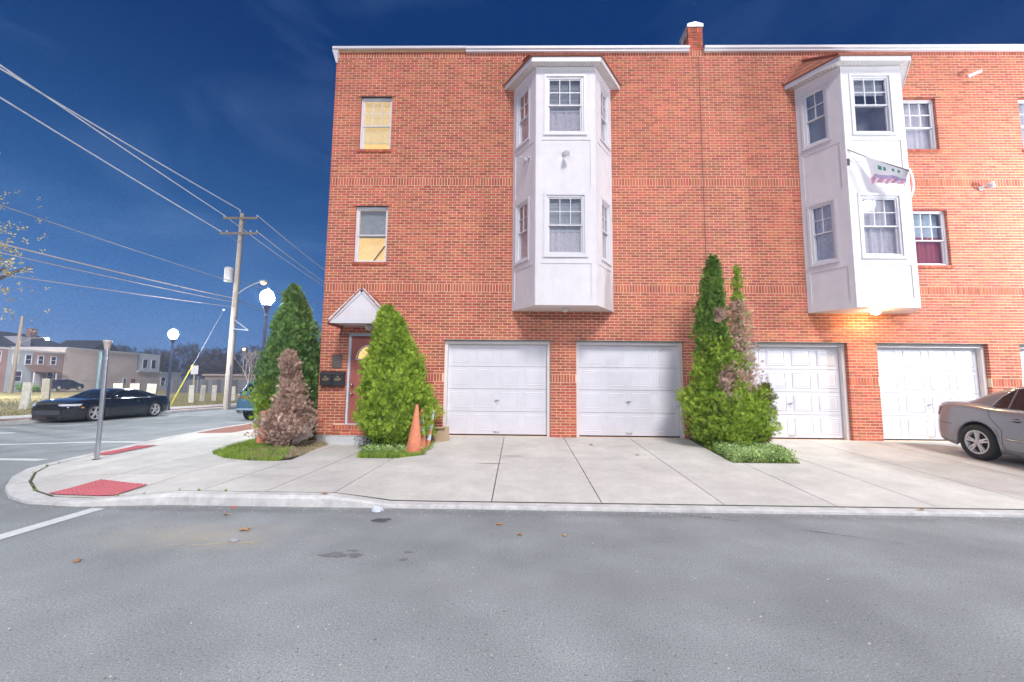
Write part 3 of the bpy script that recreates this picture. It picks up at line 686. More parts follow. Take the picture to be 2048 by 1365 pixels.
# ------------------------------------------------------------------ bay windows
def bay(X0, X1, lit):
    p = MB(); ins = .52; YB = 9.4; z0, z1 = 3.272, 8.93
    pl = [(X0, YF), (X0 + ins, YB), (X1 - ins, YB), (X1, YF)]
    FACES = []
    for (a, b) in zip(pl, pl[1:]): FACES.append((a, b))
    root = None; body = MB()
    wins = {0: [(.14, .235 + .385, None)], }
    H = []
    # openings per face: (u0,u1,z0,z1,meetfrac,cols)
    L0 = math.dist(*FACES[0]); Lf = X1 - X0 - 2 * ins
    fw0 = .24; fw1 = Lf - .27
    O = [[(.16, .16 + .50, 7.33, 8.68, .47, 2), (.16, .16 + .50, 4.42, 5.83, .5, 2)], [(fw0, fw1, 7.31, 8.70, .50, 3), (fw0, fw1, 4.425, 5.81, .5, 3)], [(L0 - .66, L0 - .16, 7.33, 8.68, .47, 2), (L0 - .66, L0 - .16, 4.42, 5.83, .5, 2)]]
    frames = []
    for k, (a, b) in enumerate(FACES):
        a = Vector(a); b = Vector(b); u = (b - a).normalized(); L = (b - a).length; n = Vector((-u.y, u.x))
        T = Matrix(((u.x, n.x, 0, a.x), (u.y, n.y, 0, a.y), (0, 0, 1, 0), (0, 0, 0, 1))); frames.append((T, L))
        body.T = T
        us = sorted({0, L, O[k][0][0], O[k][0][1]}); zz = sorted({z0, z1, *[o[2] for o in O[k]], *[o[3] for o in O[k]]})
        for ua, ub in zip(us, us[1:]):
            for za, zb in zip(zz, zz[1:]):
                if any(o[0] < (ua + ub) / 2 < o[1] and o[2] < (za + zb) / 2 < o[3] for o in O[k]): continue
                body.add([(ua, 0, za), (ub, 0, za), (ub, 0, zb), (ua, 0, zb)], [(0, 1, 2, 3)])
        for o in O[k]:
            d = .06
            for V in ([(o[0], 0, o[2]), (o[0], d, o[2]), (o[0], d, o[3]), (o[0], 0, o[3])], [(o[1], 0, o[2]), (o[1], d, o[2]), (o[1], d, o[3]), (o[1], 0, o[3])], [(o[0], 0, o[3]), (o[0], d, o[3]), (o[1], d, o[3]), (o[1], 0, o[3])], [(o[0], 0, o[2]), (o[0], d, o[2]), (o[1], d, o[2]), (o[1], 0, o[2])]): body.add(V, [(0, 1, 2, 3)])
    body.T = None
    root = body.build('bay_window', M_white, bld, bo)
    q = MB(); q.prism([(x, y) for x, y in pl][::-1], z0 - .0, z0 + .02); q.v = [(x, y, z + (.012 if 0 else 0)) for x, y, z in q.v]; q.build('underside', M_trimw, root, bo)
    MB().prism([(X0 + .01, YF), (X1 - .01, YF), (X1 - ins, YB + .01), (X0 + ins, YB + .01)], 8.935, 8.95).build('soffit', M_trimw, root, bo)
    # raised stiles and rails: thin boards leaving sunk panels
    for k, (T, L) in enumerate(frames):
        t = .014; o = O[k]
        bd = MB(T); m = .12 if k == 1 else .1
        ea, eb = 0.0, L
        rails = [(z0, 3.47), (4.22, o[1][2] - .055), (o[1][3] + .05, 6.03), (7.13, o[0][2] - .055), (o[0][3] + .05, z1)]
        for za, zb in rails: bd.box(ea, -t, za, eb, 0.001, zb)
        for za, zb in zip([3.47, 6.03], [4.22, 7.13]):
            bd.box(ea, -t, za, ea + m, .001, zb); bd.box(eb - m, -t, za, eb, .001, zb)
        for ww in (0, 1):
            za, zb = o[ww][2] - .055, o[ww][3] + .05
            bd.box(ea, -t, za, o[ww][0] - .055, .001, zb); bd.box(o[ww][1] + .055, -t, za, eb, .001, zb)
        bd.build('trim_boards', M_white, root, bo)
        for ww in (0, 1):
            u0_, u1_, za, zb, mf, cols = o[ww]
            c = MB(T); ring(c, u0_ - .053, u1_ + .053, za - .053, zb + .048, .05, -.026, .0); c.box(u0_ - .07, -.045, za - .07, u1_ + .07, -.0265, za - .045); c.build('casing', M_vinyl, root, bo)
            og = T @ Vector((u0_, .0, za)); ud = (T.to_3x3() @ Vector((1, 0, 0)))
            st = 'blind' if k == 1 else 'blind'
            low = 'curtain'
            if lit and k == 1 and ww == 1: st, low = 'none', 'full'
            if lit and k == 1 and ww == 0: st, low = 'blindshort', 'none'
            if lit and k == 0: st, low = 'blindfull', 'none'
            if lit and k == 0 and ww == 1: st, low = 'none', 'full'
            window_unit(root, tuple(og), (ud.x, ud.y), u1_ - u0_, zb - za, mf * (zb - za), cols, st, True, flat=True, lower=low)
    # soffit overhang, fascia, roof
    ov = .17; oa = [(X0 - .235, YF), (X0 + ins - .105, YB - ov), (X1 - ins + .105, YB - ov), (X1 + .235, YF)]
    zs0 = 8.95
    MB().prism([oa[0], oa[3], oa[2], oa[1]], zs0, zs0 + .012).build('eave_soffit', M_trimw, root, bo)
    sl = MB()
    for (a, b), (c_, d_) in zip(zip(pl, pl[1:]), zip(oa, oa[1:])):
        a, b, c2_, d2_ = Vector(a), Vector(b), Vector(c_), Vector(d_); n = max(4, int((d2_ - c2_).length / .085))
        for i in range(1, n):
            p1 = a + (b - a) * (i / n); p2 = c2_ + (d2_ - c2_) * (i / n); p2 = p1 + (p2 - p1) * .85; p1 = p1 + (p2 - p1) * .1
            sl.bar((p1.x, p1.y, zs0 - .003), (p2.x, p2.y, zs0 - .003), .007, .004)
    tag(sl.build('soffit_slots', M_alum, root, bo), kind='stuff')
    fa = MB()
    for a, b in zip(oa, oa[1:]):
        a, b = Vector(a), Vector(b); d = (b - a).normalized(); n = Vector((d.y, -d.x)) * .018
        fa.add([(a.x, a.y, zs0 - .012), (b.x, b.y, zs0 - .012), (b.x, b.y, zs0 + .10), (a.x, a.y, zs0 + .10), (a.x + n.x, a.y + n.y, zs0 - .012), (b.x + n.x, b.y + n.y, zs0 - .012), (b.x + n.x, b.y + n.y, zs0 + .10), (a.x + n.x, a.y + n.y, zs0 + .10)],
               [(4, 5, 6, 7), (0, 4, 7, 3), (1, 2, 6, 5), (3, 7, 6, 2), (0, 1, 5, 4)])
    fa.build('bay_fascia', M_vinyl, root, bo)
    zt, ze = 9.72, zs0 + .115; tp = [(X0 + .24, YF), (X1 - .24, YF)]
    ob = [(X0 - .29, YF), (X0 + ins - .12, YB - ov - .05), (X1 - ins + .12, YB - ov - .05), (X1 + .29, YF)]
    rf = MB(); A = [(x, y, ze) for x, y in ob]; B = [(x, y, zt) for x, y in tp]
    rf.add(A + B, [(0, 1, 4), (1, 2, 5, 4), (2, 3, 5), (0, 3, 2, 1)]); rf.build('bay_roof', M_shingle, root, bo)
    # shingle courses
    def course(p0, p1, q0, q1, n):
        p0, p1, q0, q1 = map(Vector, (p0, p1, q0, q1))
        for i in range(n):
            a, b = p0 + (q0 - p0) * (i / n), p1 + (q1 - p1) * (i / n); c, d = p0 + (q0 - p0) * ((i + 1) / n), p1 + (q1 - p1) * ((i + 1) / n)
            nn = (b - a).cross(c - a).normalized() * .012
            if nn.z < 0: nn = -nn
            L = (b - a).length; k = max(2, int(L / .28))
            for j in range(k):
                t0, t1 = j / k + .004, (j + 1) / k - .004
                q = [a + (b - a) * t0, a + (b - a) * t1, c + (d - c) * t1, c + (d - c) * t0]
                V = [x + nn for x in q[:2]] + [x + nn * .2 for x in q[2:]] + [x for x in q]
                sh = MB().add([tuple(v) for v in V], [(0, 1, 2, 3), (4, 5, 1, 0), (4, 0, 3, 7), (5, 6, 2, 1)]); sh.build('shingle', M_shingle, root, bo)
    course(A[0], A[1], B[0], B[0], 4); course(A[1], A[2], B[0], B[1], 4); course(A[2], A[3], B[1], B[1], 4)
    for a, b in ((A[1], B[0]), (A[2], B[1])): MB().bar(Vector(a) + Vector((0, 0, .02)), Vector(b) + Vector((0, 0, .02)), .10, .03).build('ridge_cap', M_shingle, root, bo)
    for a, b in ((A[0], B[0]), (A[3], B[1])): MB().bar(Vector(a) + Vector((0, -.02, .02)), Vector(b) + Vector((0, -.02, .02)), .04, .07).build('ridge_cap', M_shingle, root, bo)
    return root
b1 = bay(*BAYS[0], False); b1['label'] = 'white bay window above the two left garage doors'
b2 = bay(*BAYS[1], True); b2['label'] = 'white bay window with flag and lit lamp beneath'

# ------------------------------------------------------------------ garage doors
def garage(x0, x1, flat, lab=None):
    z0, z1 = ZB, 2.57; yd = YF + .21
    c = MB(); t = .075
    c.box(x0, YF + .10, z0, x0 + t, yd, z1 - .001); c.box(x1 - t, YF + .10, z0, x1, yd, z1 - .001); c.box(x0 + t, YF + .10, z1 - .085, x1 - t, yd, z1 - .001)
    g = c.build('garage_door', M_trimw, bld, bo)
    if lab: g['label'] = lab
    a, b = x0 + t, x1 - t; zb, zt = z0 + .03, z1 - .085; hs = (zt - zb) / 4
    MB().box(a, yd + .006, z0, b, yd + .04, zb + .006).build('bottom_seal', M_seal, g, bo)
    MB().box(a, yd + .045, z0, b, yd + .06, zt).build('door_back', M_dark, g, bo)
    for i in range(4):
        s = MB(); s.box(a + .004, yd + .0, zb + i * hs + .0035, b - .004, yd + .04, zb + (i + 1) * hs - .0035); s.build('door_section', M_door, g, bo)
        n = 4; W = (b - a) / n; h_ = .012 if not flat else .005
        for j in range(n):
            u0, u1 = a + j * W + .075, a + (j + 1) * W - .075; v0, v1 = zb + i * hs + .085, zb + (i + 1) * hs - .075; y0 = yd
            if u1 - u0 < .1: continue
            q = MB(); e1, e2 = .012, .045
            R0 = [(u0, y0 - .0005, v0), (u1, y0 - .0005, v0), (u1, y0 - .0005, v1), (u0, y0 - .0005, v1)]
            def rg(ee, dy): return [(u0 + ee, y0 - dy, v0 + ee), (u1 - ee, y0 - dy, v0 + ee), (u1 - ee, y0 - dy, v1 - ee), (u0 + ee, y0 - dy, v1 - ee)]
            Vs = R0 + rg(e1, h_) + rg(e1 + .01, h_) + rg(e1 + .018, h_ * .15) + rg(e2 + .01, h_ * .75)
            Fs = [(16, 17, 18, 19)]
            for k in range(4):
                for c2 in range(4): Fs.append((k * 4 + c2, k * 4 + (c2 + 1) % 4, k * 4 + 4 + (c2 + 1) % 4, k * 4 + 4 + c2))
            q.add(Vs, Fs); q.build('raised_panel', M_door, g, bo)
    cx_ = (a + b) / 2
    q = MB(); q.bar((cx_ - .055, yd - .03, z0 + .83), (cx_ + .055, yd - .03, z0 + .845), .018, .014); q.tube([(cx_, yd, z0 + .835), (cx_, yd - .03, z0 + .835)], .012, 8); q.build('lock_handle', M_alum, g, bo)
    MB().lathe([(.001, -.012), (.014, -.012), (.016, 0)], 10, (cx_, yd, z0 + .755), 'y').build('keyhole', M_alum, g, bo)
    q = MB(); q.tube([(cx_ - .075, yd, z0 + .10), (cx_ - .06, yd - .03, z0 + .095), (cx_ + .06, yd - .03, z0 + .095), (cx_ + .075, yd, z0 + .10)], .009, 6); q.build('lift_handle', M_alum, g, bo)
    MB().box(x0, YF + .0, ZB - .06, x1, YF + .24, ZB - .002).build('threshold', M_found, g, bo)
for x0, x1, z0, z1, k in OPEN:
    if k == 'g': garage(x0, x1, x0 < 3)
# steel lintels (thin dark line over the openings)
for x0, x1, z0, z1, k in OPEN:
    MB().box(x0 - .08, YF - .003, z1 - .004, x1 + .08, YF + .1, z1 + .006).build('lintel', M_dark if k != 'd' else M_alum, bld, bo)

# ------------------------------------------------------------------ entrance door, canopy, step
x0, x1, z0, z1, _ = OPEN[6]
f = MB(); ring(f, x0, x1, z0, z1, .05, 0, .12, .02, .05); f.v = [(a, b + YF + .04, c) for a, b, c in f.v]
ed = f.build('entrance_door', mat('frame_bluewhite', (.60, .66, .74), .5), bld, bo); ed['label'] = 'red brown entrance door with half round lit window'
M_dr = mat('door_red', (.36, .105, .08), .5, var=.08, scale=5)
yd = YF + .10
MB().box(x0 + .05, yd, z0 + .02, x1 - .05, yd + .04, z1 - .05).build('door_leaf', M_dr, ed, bo)
cx_ = (x0 + x1) / 2
for (ua, ub) in ((x0 + .14, cx_ - .04), (cx_ + .04, x1 - .14)):
    for (va, vb) in ((.72, 1.25), (1.38, 1.95)):
        q = MB(); ring(q, ua, ub, va, vb, .018, yd - .008, yd); q.box(ua + .035, yd - .006, va + .035, ub - .035, yd, vb - .035); q.build('door_panel', M_dr, ed, bo)
q = MB(); qq = MB(); V = [(cx_, yd - .007, 2.1)]; W = []
for i in range(17):
    a = math.pi * i / 16; V.append((cx_ + .27 * math.cos(a), yd - .007, 2.1 + .30 * math.sin(a))); W.append((cx_ + .31 * math.cos(a), yd - .014, 2.08 + .345 * math.sin(a)))
q.add(V, [(0, i + 2, i + 1) for i in range(16)]); q.build('fanlight', mat('fanlight_glow', (.8, .6, .25), .3, emit=(1, .68, .2), es=.75), ed, bo)
for i in range(16):
    a, b = W[i], W[i + 1]; qq.bar(a, b, .03, .02)
qq.bar(W[0], W[-1], .03, .02)
for k in (1, 2, 3): a = math.pi * k / 4; qq.bar((cx_, yd - .012, 2.09), (cx_ + .28 * math.cos(a), yd - .012, 2.09 + .31 * math.sin(a)), .012, .012)
qq.build('fanlight_frame', M_vinyl, ed, bo)
for zz in (1.27, 1.48): q = MB(); q.lathe([(.03, 0), (.03, -.012), (.014, -.02), (.014, -.04), (.028, -.05), (.026, -.075), (.001, -.08)], 12, (x0 + .12, yd, zz), 'y'); q.build('door_knob' if zz < 1.4 else 'deadbolt', M_chrome, ed, bo)
# canopy
cn = MB(); cy0 = 9.42; cz = 2.87
G1 = [(-4.22, cy0, cz), (-2.84, cy0, cz), (-3.53, cy0, 3.62)]
cn.add([*G1, (-4.22, YF, cz), (-2.84, YF, cz), (-3.53, YF, 3.62)], [(0, 1, 2), (0, 3, 4, 1)])
can = cn.build('door_canopy', M_white, bld, bo)
q = MB(); q.box(-4.22, cy0 - .012, cz - .03, -2.84, cy0, cz + .07)
for a, b in ((G1[0], G1[2]), (G1[1], G1[2])): q.bar(Vector(a) + Vector((0, -.012, .03)), Vector(b) + Vector((0, -.012, -.02)), .02, .10)
q.build('canopy_fascia', M_vinyl, can, bo)
for sgn, A, B in ((-1, G1[0], G1[2]), (1, G1[1], G1[2])):
    a0, b0 = Vector(A), Vector(B); d = (a0 - b0).normalized(); a0 = a0 + d * .08; n = Vector((sgn * .68, 0, .73)).normalized()
    for i in range(5):
        s0 = a0 + (b0 - a0) * (i / 5); s1 = a0 + (b0 - a0) * ((i + 1) / 5)
        for j in range(3):
            ya, yb = cy0 - .04 + j * .274, cy0 - .04 + (j + 1) * .274 - .004
            V = [Vector((s.x, y, s.z)) + n * h for (s, h) in ((s0, .03), (s1, .014)) for y in (ya, yb)] + [Vector((s.x, y, s.z)) + n * .002 for s in (s0, s1) for y in (ya, yb)]
            MB().add([tuple(v) for v in V], [(0, 1, 3, 2), (0, 4, 5, 1), (0, 2, 6, 4), (4, 6, 7, 5)]).build('shingle', M_shingle, can, bo)
q = MB(); q.sphere((-3.47, 9.85, 2.80), .11, 14, sz=.7); q.build('porch_light', mat('milky_glass', (.75, .73, .70), .2), can, bo)
st = tag(MB().box(-4.37, 9.86, .0, -3.35, 10.178, .30).build('door_step', mat('step_concrete', (.56, .58, .60), .85, var=.08, scale=4, bump=.2)), 'pale concrete doorstep below the red entrance door', 'step')
# mailboxes and plaque
def mailbox(x0, lab):
    t = thing('mailbox', lab, 'mailbox', (x0, YF - .01, 1.45), 0, 'pair of black mailboxes beside the entrance door')
    q = MB(); q.prism([(0, 0), (.28, 0), (.28, -.11), (.02, -.12), (0, -.11)][::-1], 0, .29); q.build('box_body', M_dark, t, bevel=.008)
    q = MB(); q.add([(-.006, 0, .345), (.286, 0, .345), (.286, -.12, .295), (-.006, -.12, .295), (-.006, -.13, .255), (.286, -.13, .255), (-.006, 0, .33), (.286, 0, .33)], [(0, 3, 2, 1), (3, 4, 5, 2), (0, 6, 4, 3), (1, 2, 5, 7)]); q.build('lid', M_dark, t)
    g = mat('old_gold', (.55, .42, .22), .4, metal=.4)
    q = MB(); P = [(.14 + .075 * math.cos(a * .3927), -.124, .15 + .032 * math.sin(a * .3927)) for a in range(17)]; q.tube(P, .005, 5, caps=False)
    q.box(.085, -.125, .142, .195, -.1205, .158); q.build('emblem', g, t)
    q = MB(); q.add([(.125, -.1335, .20), (.16, -.1335, .205), (.155, -.1335, .235), (.13, -.1335, .225)], [(0, 1, 2, 3)]); q.build('crest', g, t); return t
mailbox(-4.685, 'left black mailbox with gold oval emblem at the wall corner'); mailbox(-4.395, 'right black mailbox with gold oval emblem nearest the door')
t = thing('wall_plaque', 'small dark bronze plaque above the mailboxes', 'plaque', (-4.46, YF - .002, 1.87))
MB().box(0, -.015, 0, .24, 0, .31).build('plate', mat('bronze', (.13, .10, .09), .6), t, bevel=.004)
q = MB(); [q.box(.02, -.019, .03 + i * .03, .22, -.0155, .038 + i * .03) for i in range(9)]; tag(q.build('raised_lettering', mat('bronze_light', (.26, .22, .2), .5), t), kind='stuff')

# ------------------------------------------------------------------ wall lights
def dome_light(x, y, z, lab, lit):
    t = thing('soffit_light', lab, 'light', (x, y, z))
    MB().lathe([(.001, 0), (.10, 0), (.11, -.015), (.10, -.03)], 18).build('fixture_rim', M_vinyl, t)
    gm = mat('lit_bulb_dome', (.9, .8, .6), .3, emit=(1.0, .66, .28), es=210) if lit else mat('ribbed_glass', (.62, .58, .50), .15)
    MB().lathe([(.095, -.03), (.09, -.055), (.06, -.085), (.03, -.095), (.001, -.097)], 18).build('diffuser', gm, t); return t
dome_light(1.05, 9.75, 3.27, 'unlit glass dome light under the left bay window', False)
dome_light(8.05, 9.72, 3.27, 'lit warm dome light under the right bay window', True)
def flood(loc, lab, d, n=1, s=1.):
    t = thing('flood_light', lab, 'light', loc)
    MB().lathe([(.001, -.03), (.05, -.03), (.055, 0)], 12, axis='y').build('mount', M_vinyl, t)
    for k in range(n):
        dx = 0 if n == 1 else (-.08 + .16 * k)
        a = Vector((dx * .6, -.03, 0)); dd = Vector(d).normalized(); b = a + dd * .05 + Vector((dx * .4, -.05, 0))
        T = Matrix.Translation(b) @ dd.to_track_quat('Z', 'Y').to_matrix().to_4x4()
        q = MB(); q.tube([a, b], .014, 6); q.T = T; q.lathe([(.001, -.02), (.03 * s, -.01), (.045 * s, .04), (.06 * s, .12), (.055 * s, .125), (.001, .11)], 14); q.build('lamp_head', M_vinyl, t)
    return t
flood((1.0, 9.385, 6.80), 'white flood light on the left bay front panel', (.2, -.6, -.5), 1, 1.15)
t = flood((.14, 9.72, 6.84), 'small twin spot light on the left bay side panel', (-.3, -.6, -.3), 2, .6)
flood((11.17, YF - .01, 6.36), 'white wall flood light right of the bay on brick', (.55, -.5, .1), 1, 1.5)
t = thing('tube_camera', 'white tube shaped fixture high on the right brick wall', 'fixture', (11.19, YF, 9.27))
MB().tube([(-.14, -.10, -.05), (.14, -.16, .05)], .035, 12).build('tube', M_vinyl, t); MB().tube([(0, 0, -.02), (0, -.11, 0)], .015, 6).build('bracket', M_vinyl, t)

# ------------------------------------------------------------------ flag
t = thing('flag', 'white and pink flag tangled on a slanted pole on the right bay', 'flag', (7.42, 9.385, 6.90))
MB().tube([(0, 0, 0), (.35, -.14, -.28), (.95, -.42, -.72)], .008, 6).build('flag_pole', M_dark, t)
MB().tube([(.0, .0, -.24), (.1, -.02, -.32), (.22, -.06, -.31), (.30, -.11, -.24)], .003, 5).build('cord', M_dark, t)
MB().box(-.03, -.01, -.38, .02, .01, -.22).build('bracket', M_dark, t)
M_fl = [mat('flag_white', (.72, .70, .73), .8, var=.05), mat('flag_pink', (.62, .28, .42), .8, var=.3, scale=14), mat('flag_green', (.06, .26, .20), .8), mat('flag_violet', (.42, .33, .52), .8, var=.3, scale=30)]
V = []; F = []; mi = []; nu, nv = 30, 18
tl = Vector((.28, -.12, -.23)); trp = Vector((.95, -.42, -.70)); bl = Vector((.40, -.13, -.87)); br = Vector((.92, -.33, -.96))
for j in range(nv + 1):
    for i in range(nu + 1):
        u, v = i / nu, j / nv; q = (tl * (1 - u) + trp * u) * (1 - v) + (bl * (1 - u) + br * u) * v
        q = q + Vector((0, -.03 * math.sin(u * 9 + v * 5) * v, .02 * math.sin(u * 12) * v)); V.append(tuple(q))
for j in range(nv):
    for i in range(nu):
        F.append((j * (nu + 1) + i, j * (nu + 1) + i + 1, (j + 1) * (nu + 1) + i + 1, (j + 1) * (nu + 1) + i)); u, v = i / nu, j / nv
        k = 0
        if v > .62: k = 1 if (int(u * 14 + v * 9) % 3) else 0
        if .60 < v < .76 and u > .1: k = 3
        if .20 < v < .36 and any(abs(u - c) < .035 for c in (.30, .42, .62, .74)): k = 2
        mi.append(k)
fl = MB(); fl.v = V; fl.f = F; fl.m = mi; fl.smooth = [True] * len(F); fl.build('cloth', M_fl, t)
q = MB(); V = []
for i in range(13):
    a = i / 12; c = Vector((.95 + .10 * math.sin(a * 2.6), -.42 + .05 * a, -.66 - .62 * a)); V += [tuple(c + Vector((-.045, -.02, 0))), tuple(c + Vector((.05 * (1 - a * .5), .02, 0)))]
q.add(V, [(2 * i, 2 * i + 2, 2 * i + 3, 2 * i + 1) for i in range(12)], 0, True); q.build('trailing_fold', M_fl[0], t)

# ------------------------------------------------------------------ foliage
def spray_tpl(kind):
    V = []; F = []
    def leaf(b, d, L, wd):
        b = np.array(b); d = np.array(d) / np.linalg.norm(d); s_ = np.array([-d[1], d[0], 0]) if abs(d[2]) < .1 else np.cross(d, [0, 1, 0]); s_ = s_ / (np.linalg.norm(s_) + 1e-9)
        o = len(V); V.extend([b, b + d * L * .5 + s_ * wd, b + d * L, b + d * L * .5 - s_ * wd]); F.append((o, o + 1, o + 2, o + 3))
    if kind == 'arb':       # flat fan in xz plane growing +z
        leaf((0, 0, 0), (0, 0, 1), 1., .05)
        for k, (h, a, L) in enumerate([(.12, .75, .50), (.28, .7, .52), (.44, .62, .46), (.62, .55, .34)]):
            for sg in (-1, 1): leaf((0, (.04 if k % 2 else -.04) * sg, h), (sg * math.sin(a), .12 * sg * (1 if k % 2 else -1), math.cos(a)), L, .06)
    if kind == 'twig':
        leaf((0, 0, 0), (0, 0, 1), 1., .02)
        for k, (h, a, L) in enumerate([(.2, .9, .5), (.4, .8, .5), (.6, .7, .4), (.75, .5, .3)]):
            for sg in (-1, 1): leaf((0, 0, h), (sg * math.sin(a), .5 * (k % 2 - .5), math.cos(a)), L, .035)
    if kind == 'leaf':
        for k in range(5):
            a = k * 2.4; leaf((.1 * math.cos(a), .1 * math.sin(a), .15 * k), (math.cos(a), math.sin(a), .5), .6, .16)
    return np.array(V), np.array(F)
TPL = {k: spray_tpl(k) for k in ('arb', 'twig', 'leaf')}
def scatter(name, pos, out, size, kind, m, parent=None, upw=1.0, jit=.55):
    TV, TF = TPL[kind]; n = len(pos)
    z = out * .75 + np.array([0, 0, upw]) + rng.normal(0, jit, (n, 3)); z /= np.linalg.norm(z, axis=1)[:, None]
    y = out + rng.normal(0, .7, (n, 3)); y -= z * (y * z).sum(1)[:, None]; y /= np.linalg.norm(y, axis=1)[:, None] + 1e-9
    x = np.cross(y, z)
    s = (size * rng.uniform(.45, 1.45, n))[:, None, None]
    V = (TV[None, :, 0:1] * x[:, None] + TV[None, :, 1:2] * y[:, None] + TV[None, :, 2:3] * z[:, None]) * s + pos[:, None]
    F = TF[None] + (np.arange(n) * len(TV))[:, None, None]
    return fast_mesh(name, V.reshape(-1, 3), F.reshape(-1, TF.shape[1]), m, parent)
def leafmat(name, c, c2, rnd=.3):
    m = mat(name, c, .65, var=.2, scale=2.2, rnd=rnd, c2=c2); b = m.node_tree.nodes['Principled BSDF']
    broad(m, ((5.5, 1.),), .22); b.inputs['Specular IOR Level'].default_value = .3; return m
M_arb = leafmat('arborvitae_green', (.23, .40, .035), (.46, .60, .07))
M_arbd = leafmat('cedar_dark_green', (.14, .27, .09), (.25, .42, .11))
M_dead = leafmat('dead_brown', (.52, .34, .26), (.74, .53, .43), .25)
M_yel = leafmat('yellow_green', (.16, .20, .03), (.28, .28, .05))
M_branch = mat('branch', (.16, .11, .08), .9, var=.2, scale=20, bump=.3)
class Crown:
    def __init__(s, prof, seed, lump=.16):   # prof: z, r, dx, dy
        s.p = np.array(prof, float); s.sd = seed; s.l = lump
    def at(s, z): return [np.interp(z, s.p[:, 0], s.p[:, k]) for k in (1, 2, 3)]
    def pts(s, n, fill=(.72, 1.02), zr=None):
        z0, z1 = (s.p[0, 0], s.p[-1, 0]) if zr is None else zr
        P = []; O = []
        while len(P) < n:
            m = n * 2; z = rng.uniform(z0, z1, m); rr, dx, dy = s.at(z); keep = rng.uniform(0, s.p[:, 1].max() * 1.05, m) < rr + .03
            z, rr, dx, dy = z[keep], rr[keep], dx[keep], dy[keep]; a = rng.uniform(0, 2 * math.pi, len(z))
            for i in range(len(z)):
                nx = noise.noise(Vector((math.cos(a[i]) * 1.7 + s.sd, math.sin(a[i]) * 1.7, z[i] * 2.3))); n2 = noise.noise(Vector((math.cos(a[i]) * 4.5, math.sin(a[i]) * 4.5 + s.sd, z[i] * 6.5)))
                if n2 < -.2 and rng.uniform() < .6: continue
                k = rng.uniform(*fill) * (1 + s.l * 1.6 * nx + s.l * 1.3 * n2)
                P.append((dx[i] + rr[i] * k * math.cos(a[i]), dy[i] + rr[i] * k * math.sin(a[i]), z[i])); O.append((math.cos(a[i]), math.sin(a[i]), .1))
        return np.array(P[:n]), np.array(O[:n])
    def core(s, name, m, parent, k=.66):  # branch mass as a solid hull, its dark colour puts shade into the gaps
        mb = MB(); pr = s.p; V = []; n = 12
        for row in pr:
            for j in range(n): a = 2 * math.pi * j / n; V.append((row[2] + row[1] * k * math.cos(a), row[3] + row[1] * k * math.sin(a), row[0] * .97 + .02))
        F = [(i * n + j, i * n + (j + 1) % n, (i + 1) * n + (j + 1) % n, (i + 1) * n + j) for i in range(len(pr) - 1) for j in range(n)]
        mb.add(V, F, 0, True); return mb.build(name, m, parent)
# arborvitae by the entrance door
t = thing('arborvitae', 'bright green conical arborvitae beside the entrance door and cones', 'shrub', (-2.62, 9.33, .13))
c = Crown([(.05, .35, 0, 0), (.25, .66, 0, 0), (.6, .79, 0, 0), (1.0, .74, -.03, 0), (1.5, .62, -.08, 0), (1.9, .50, -.14, 0), (2.3, .38, -.19, 0), (2.7, .27, -.24, 0), (2.95, .15, -.28, 0), (3.06, .05, -.30, 0)], 3.1, .2)
P_, O_ = c.pts(19000, (.66, 1.05)); f_ = scatter('foliage', P_, O_, .088, 'arb', M_arb, t); tag(f_, kind='stuff'); c.core('dark_branch_core', M_arbd, t)
MB().tube([(0, 0, -.1), (-.05, 0, 1.), (-.25, 0, 2.6)], [.05, .04, .015]).build('trunk', M_branch, t)
# tall cedar left of the corner
t = thing('cedar_tree', 'tall dark green cedar at the left corner of the brick building', 'tree', (-5.78, 11., .1))
c = Crown([(.02, .5, 0, 0), (.3, .76, 0, 0), (1.0, .84, .02, 0), (1.7, .74, 0, 0), (2.3, .6, -.02, 0), (2.9, .44, -.06, 0), (3.3, .30, -.1, 0), (3.7, .20, -.14, 0), (3.92, .07, -.15, 0)], 8.4, .2)
P_, O_ = c.pts(19000, (.66, 1.05)); d = P_[:, 2] + rng.normal(0, .25, len(P_)) < 1.2; f_ = scatter('foliage', P_[~d], O_[~d], .10, 'arb', M_arbd, t); tag(f_, kind='stuff')
P2, O2 = P_[d], O_[d]; lf = P2[:, 0] + rng.normal(0, .2, len(P2)) < .15; f_ = scatter('foliage', P2[lf], O2[lf], .10, 'arb', M_arb, t); tag(f_, 'brighter green lower left foliage', kind='stuff'); f_ = scatter('foliage', P2[~lf], O2[~lf], .10, 'arb', M_arbd, t); tag(f_, kind='stuff')
c.core('dark_branch_core', M_arbd, t, .7); MB().tube([(0, 0, -.1), (0, 0, 1.), (-.12, 0, 3.4)], [.09, .07, .02]).build('trunk', M_branch, t)
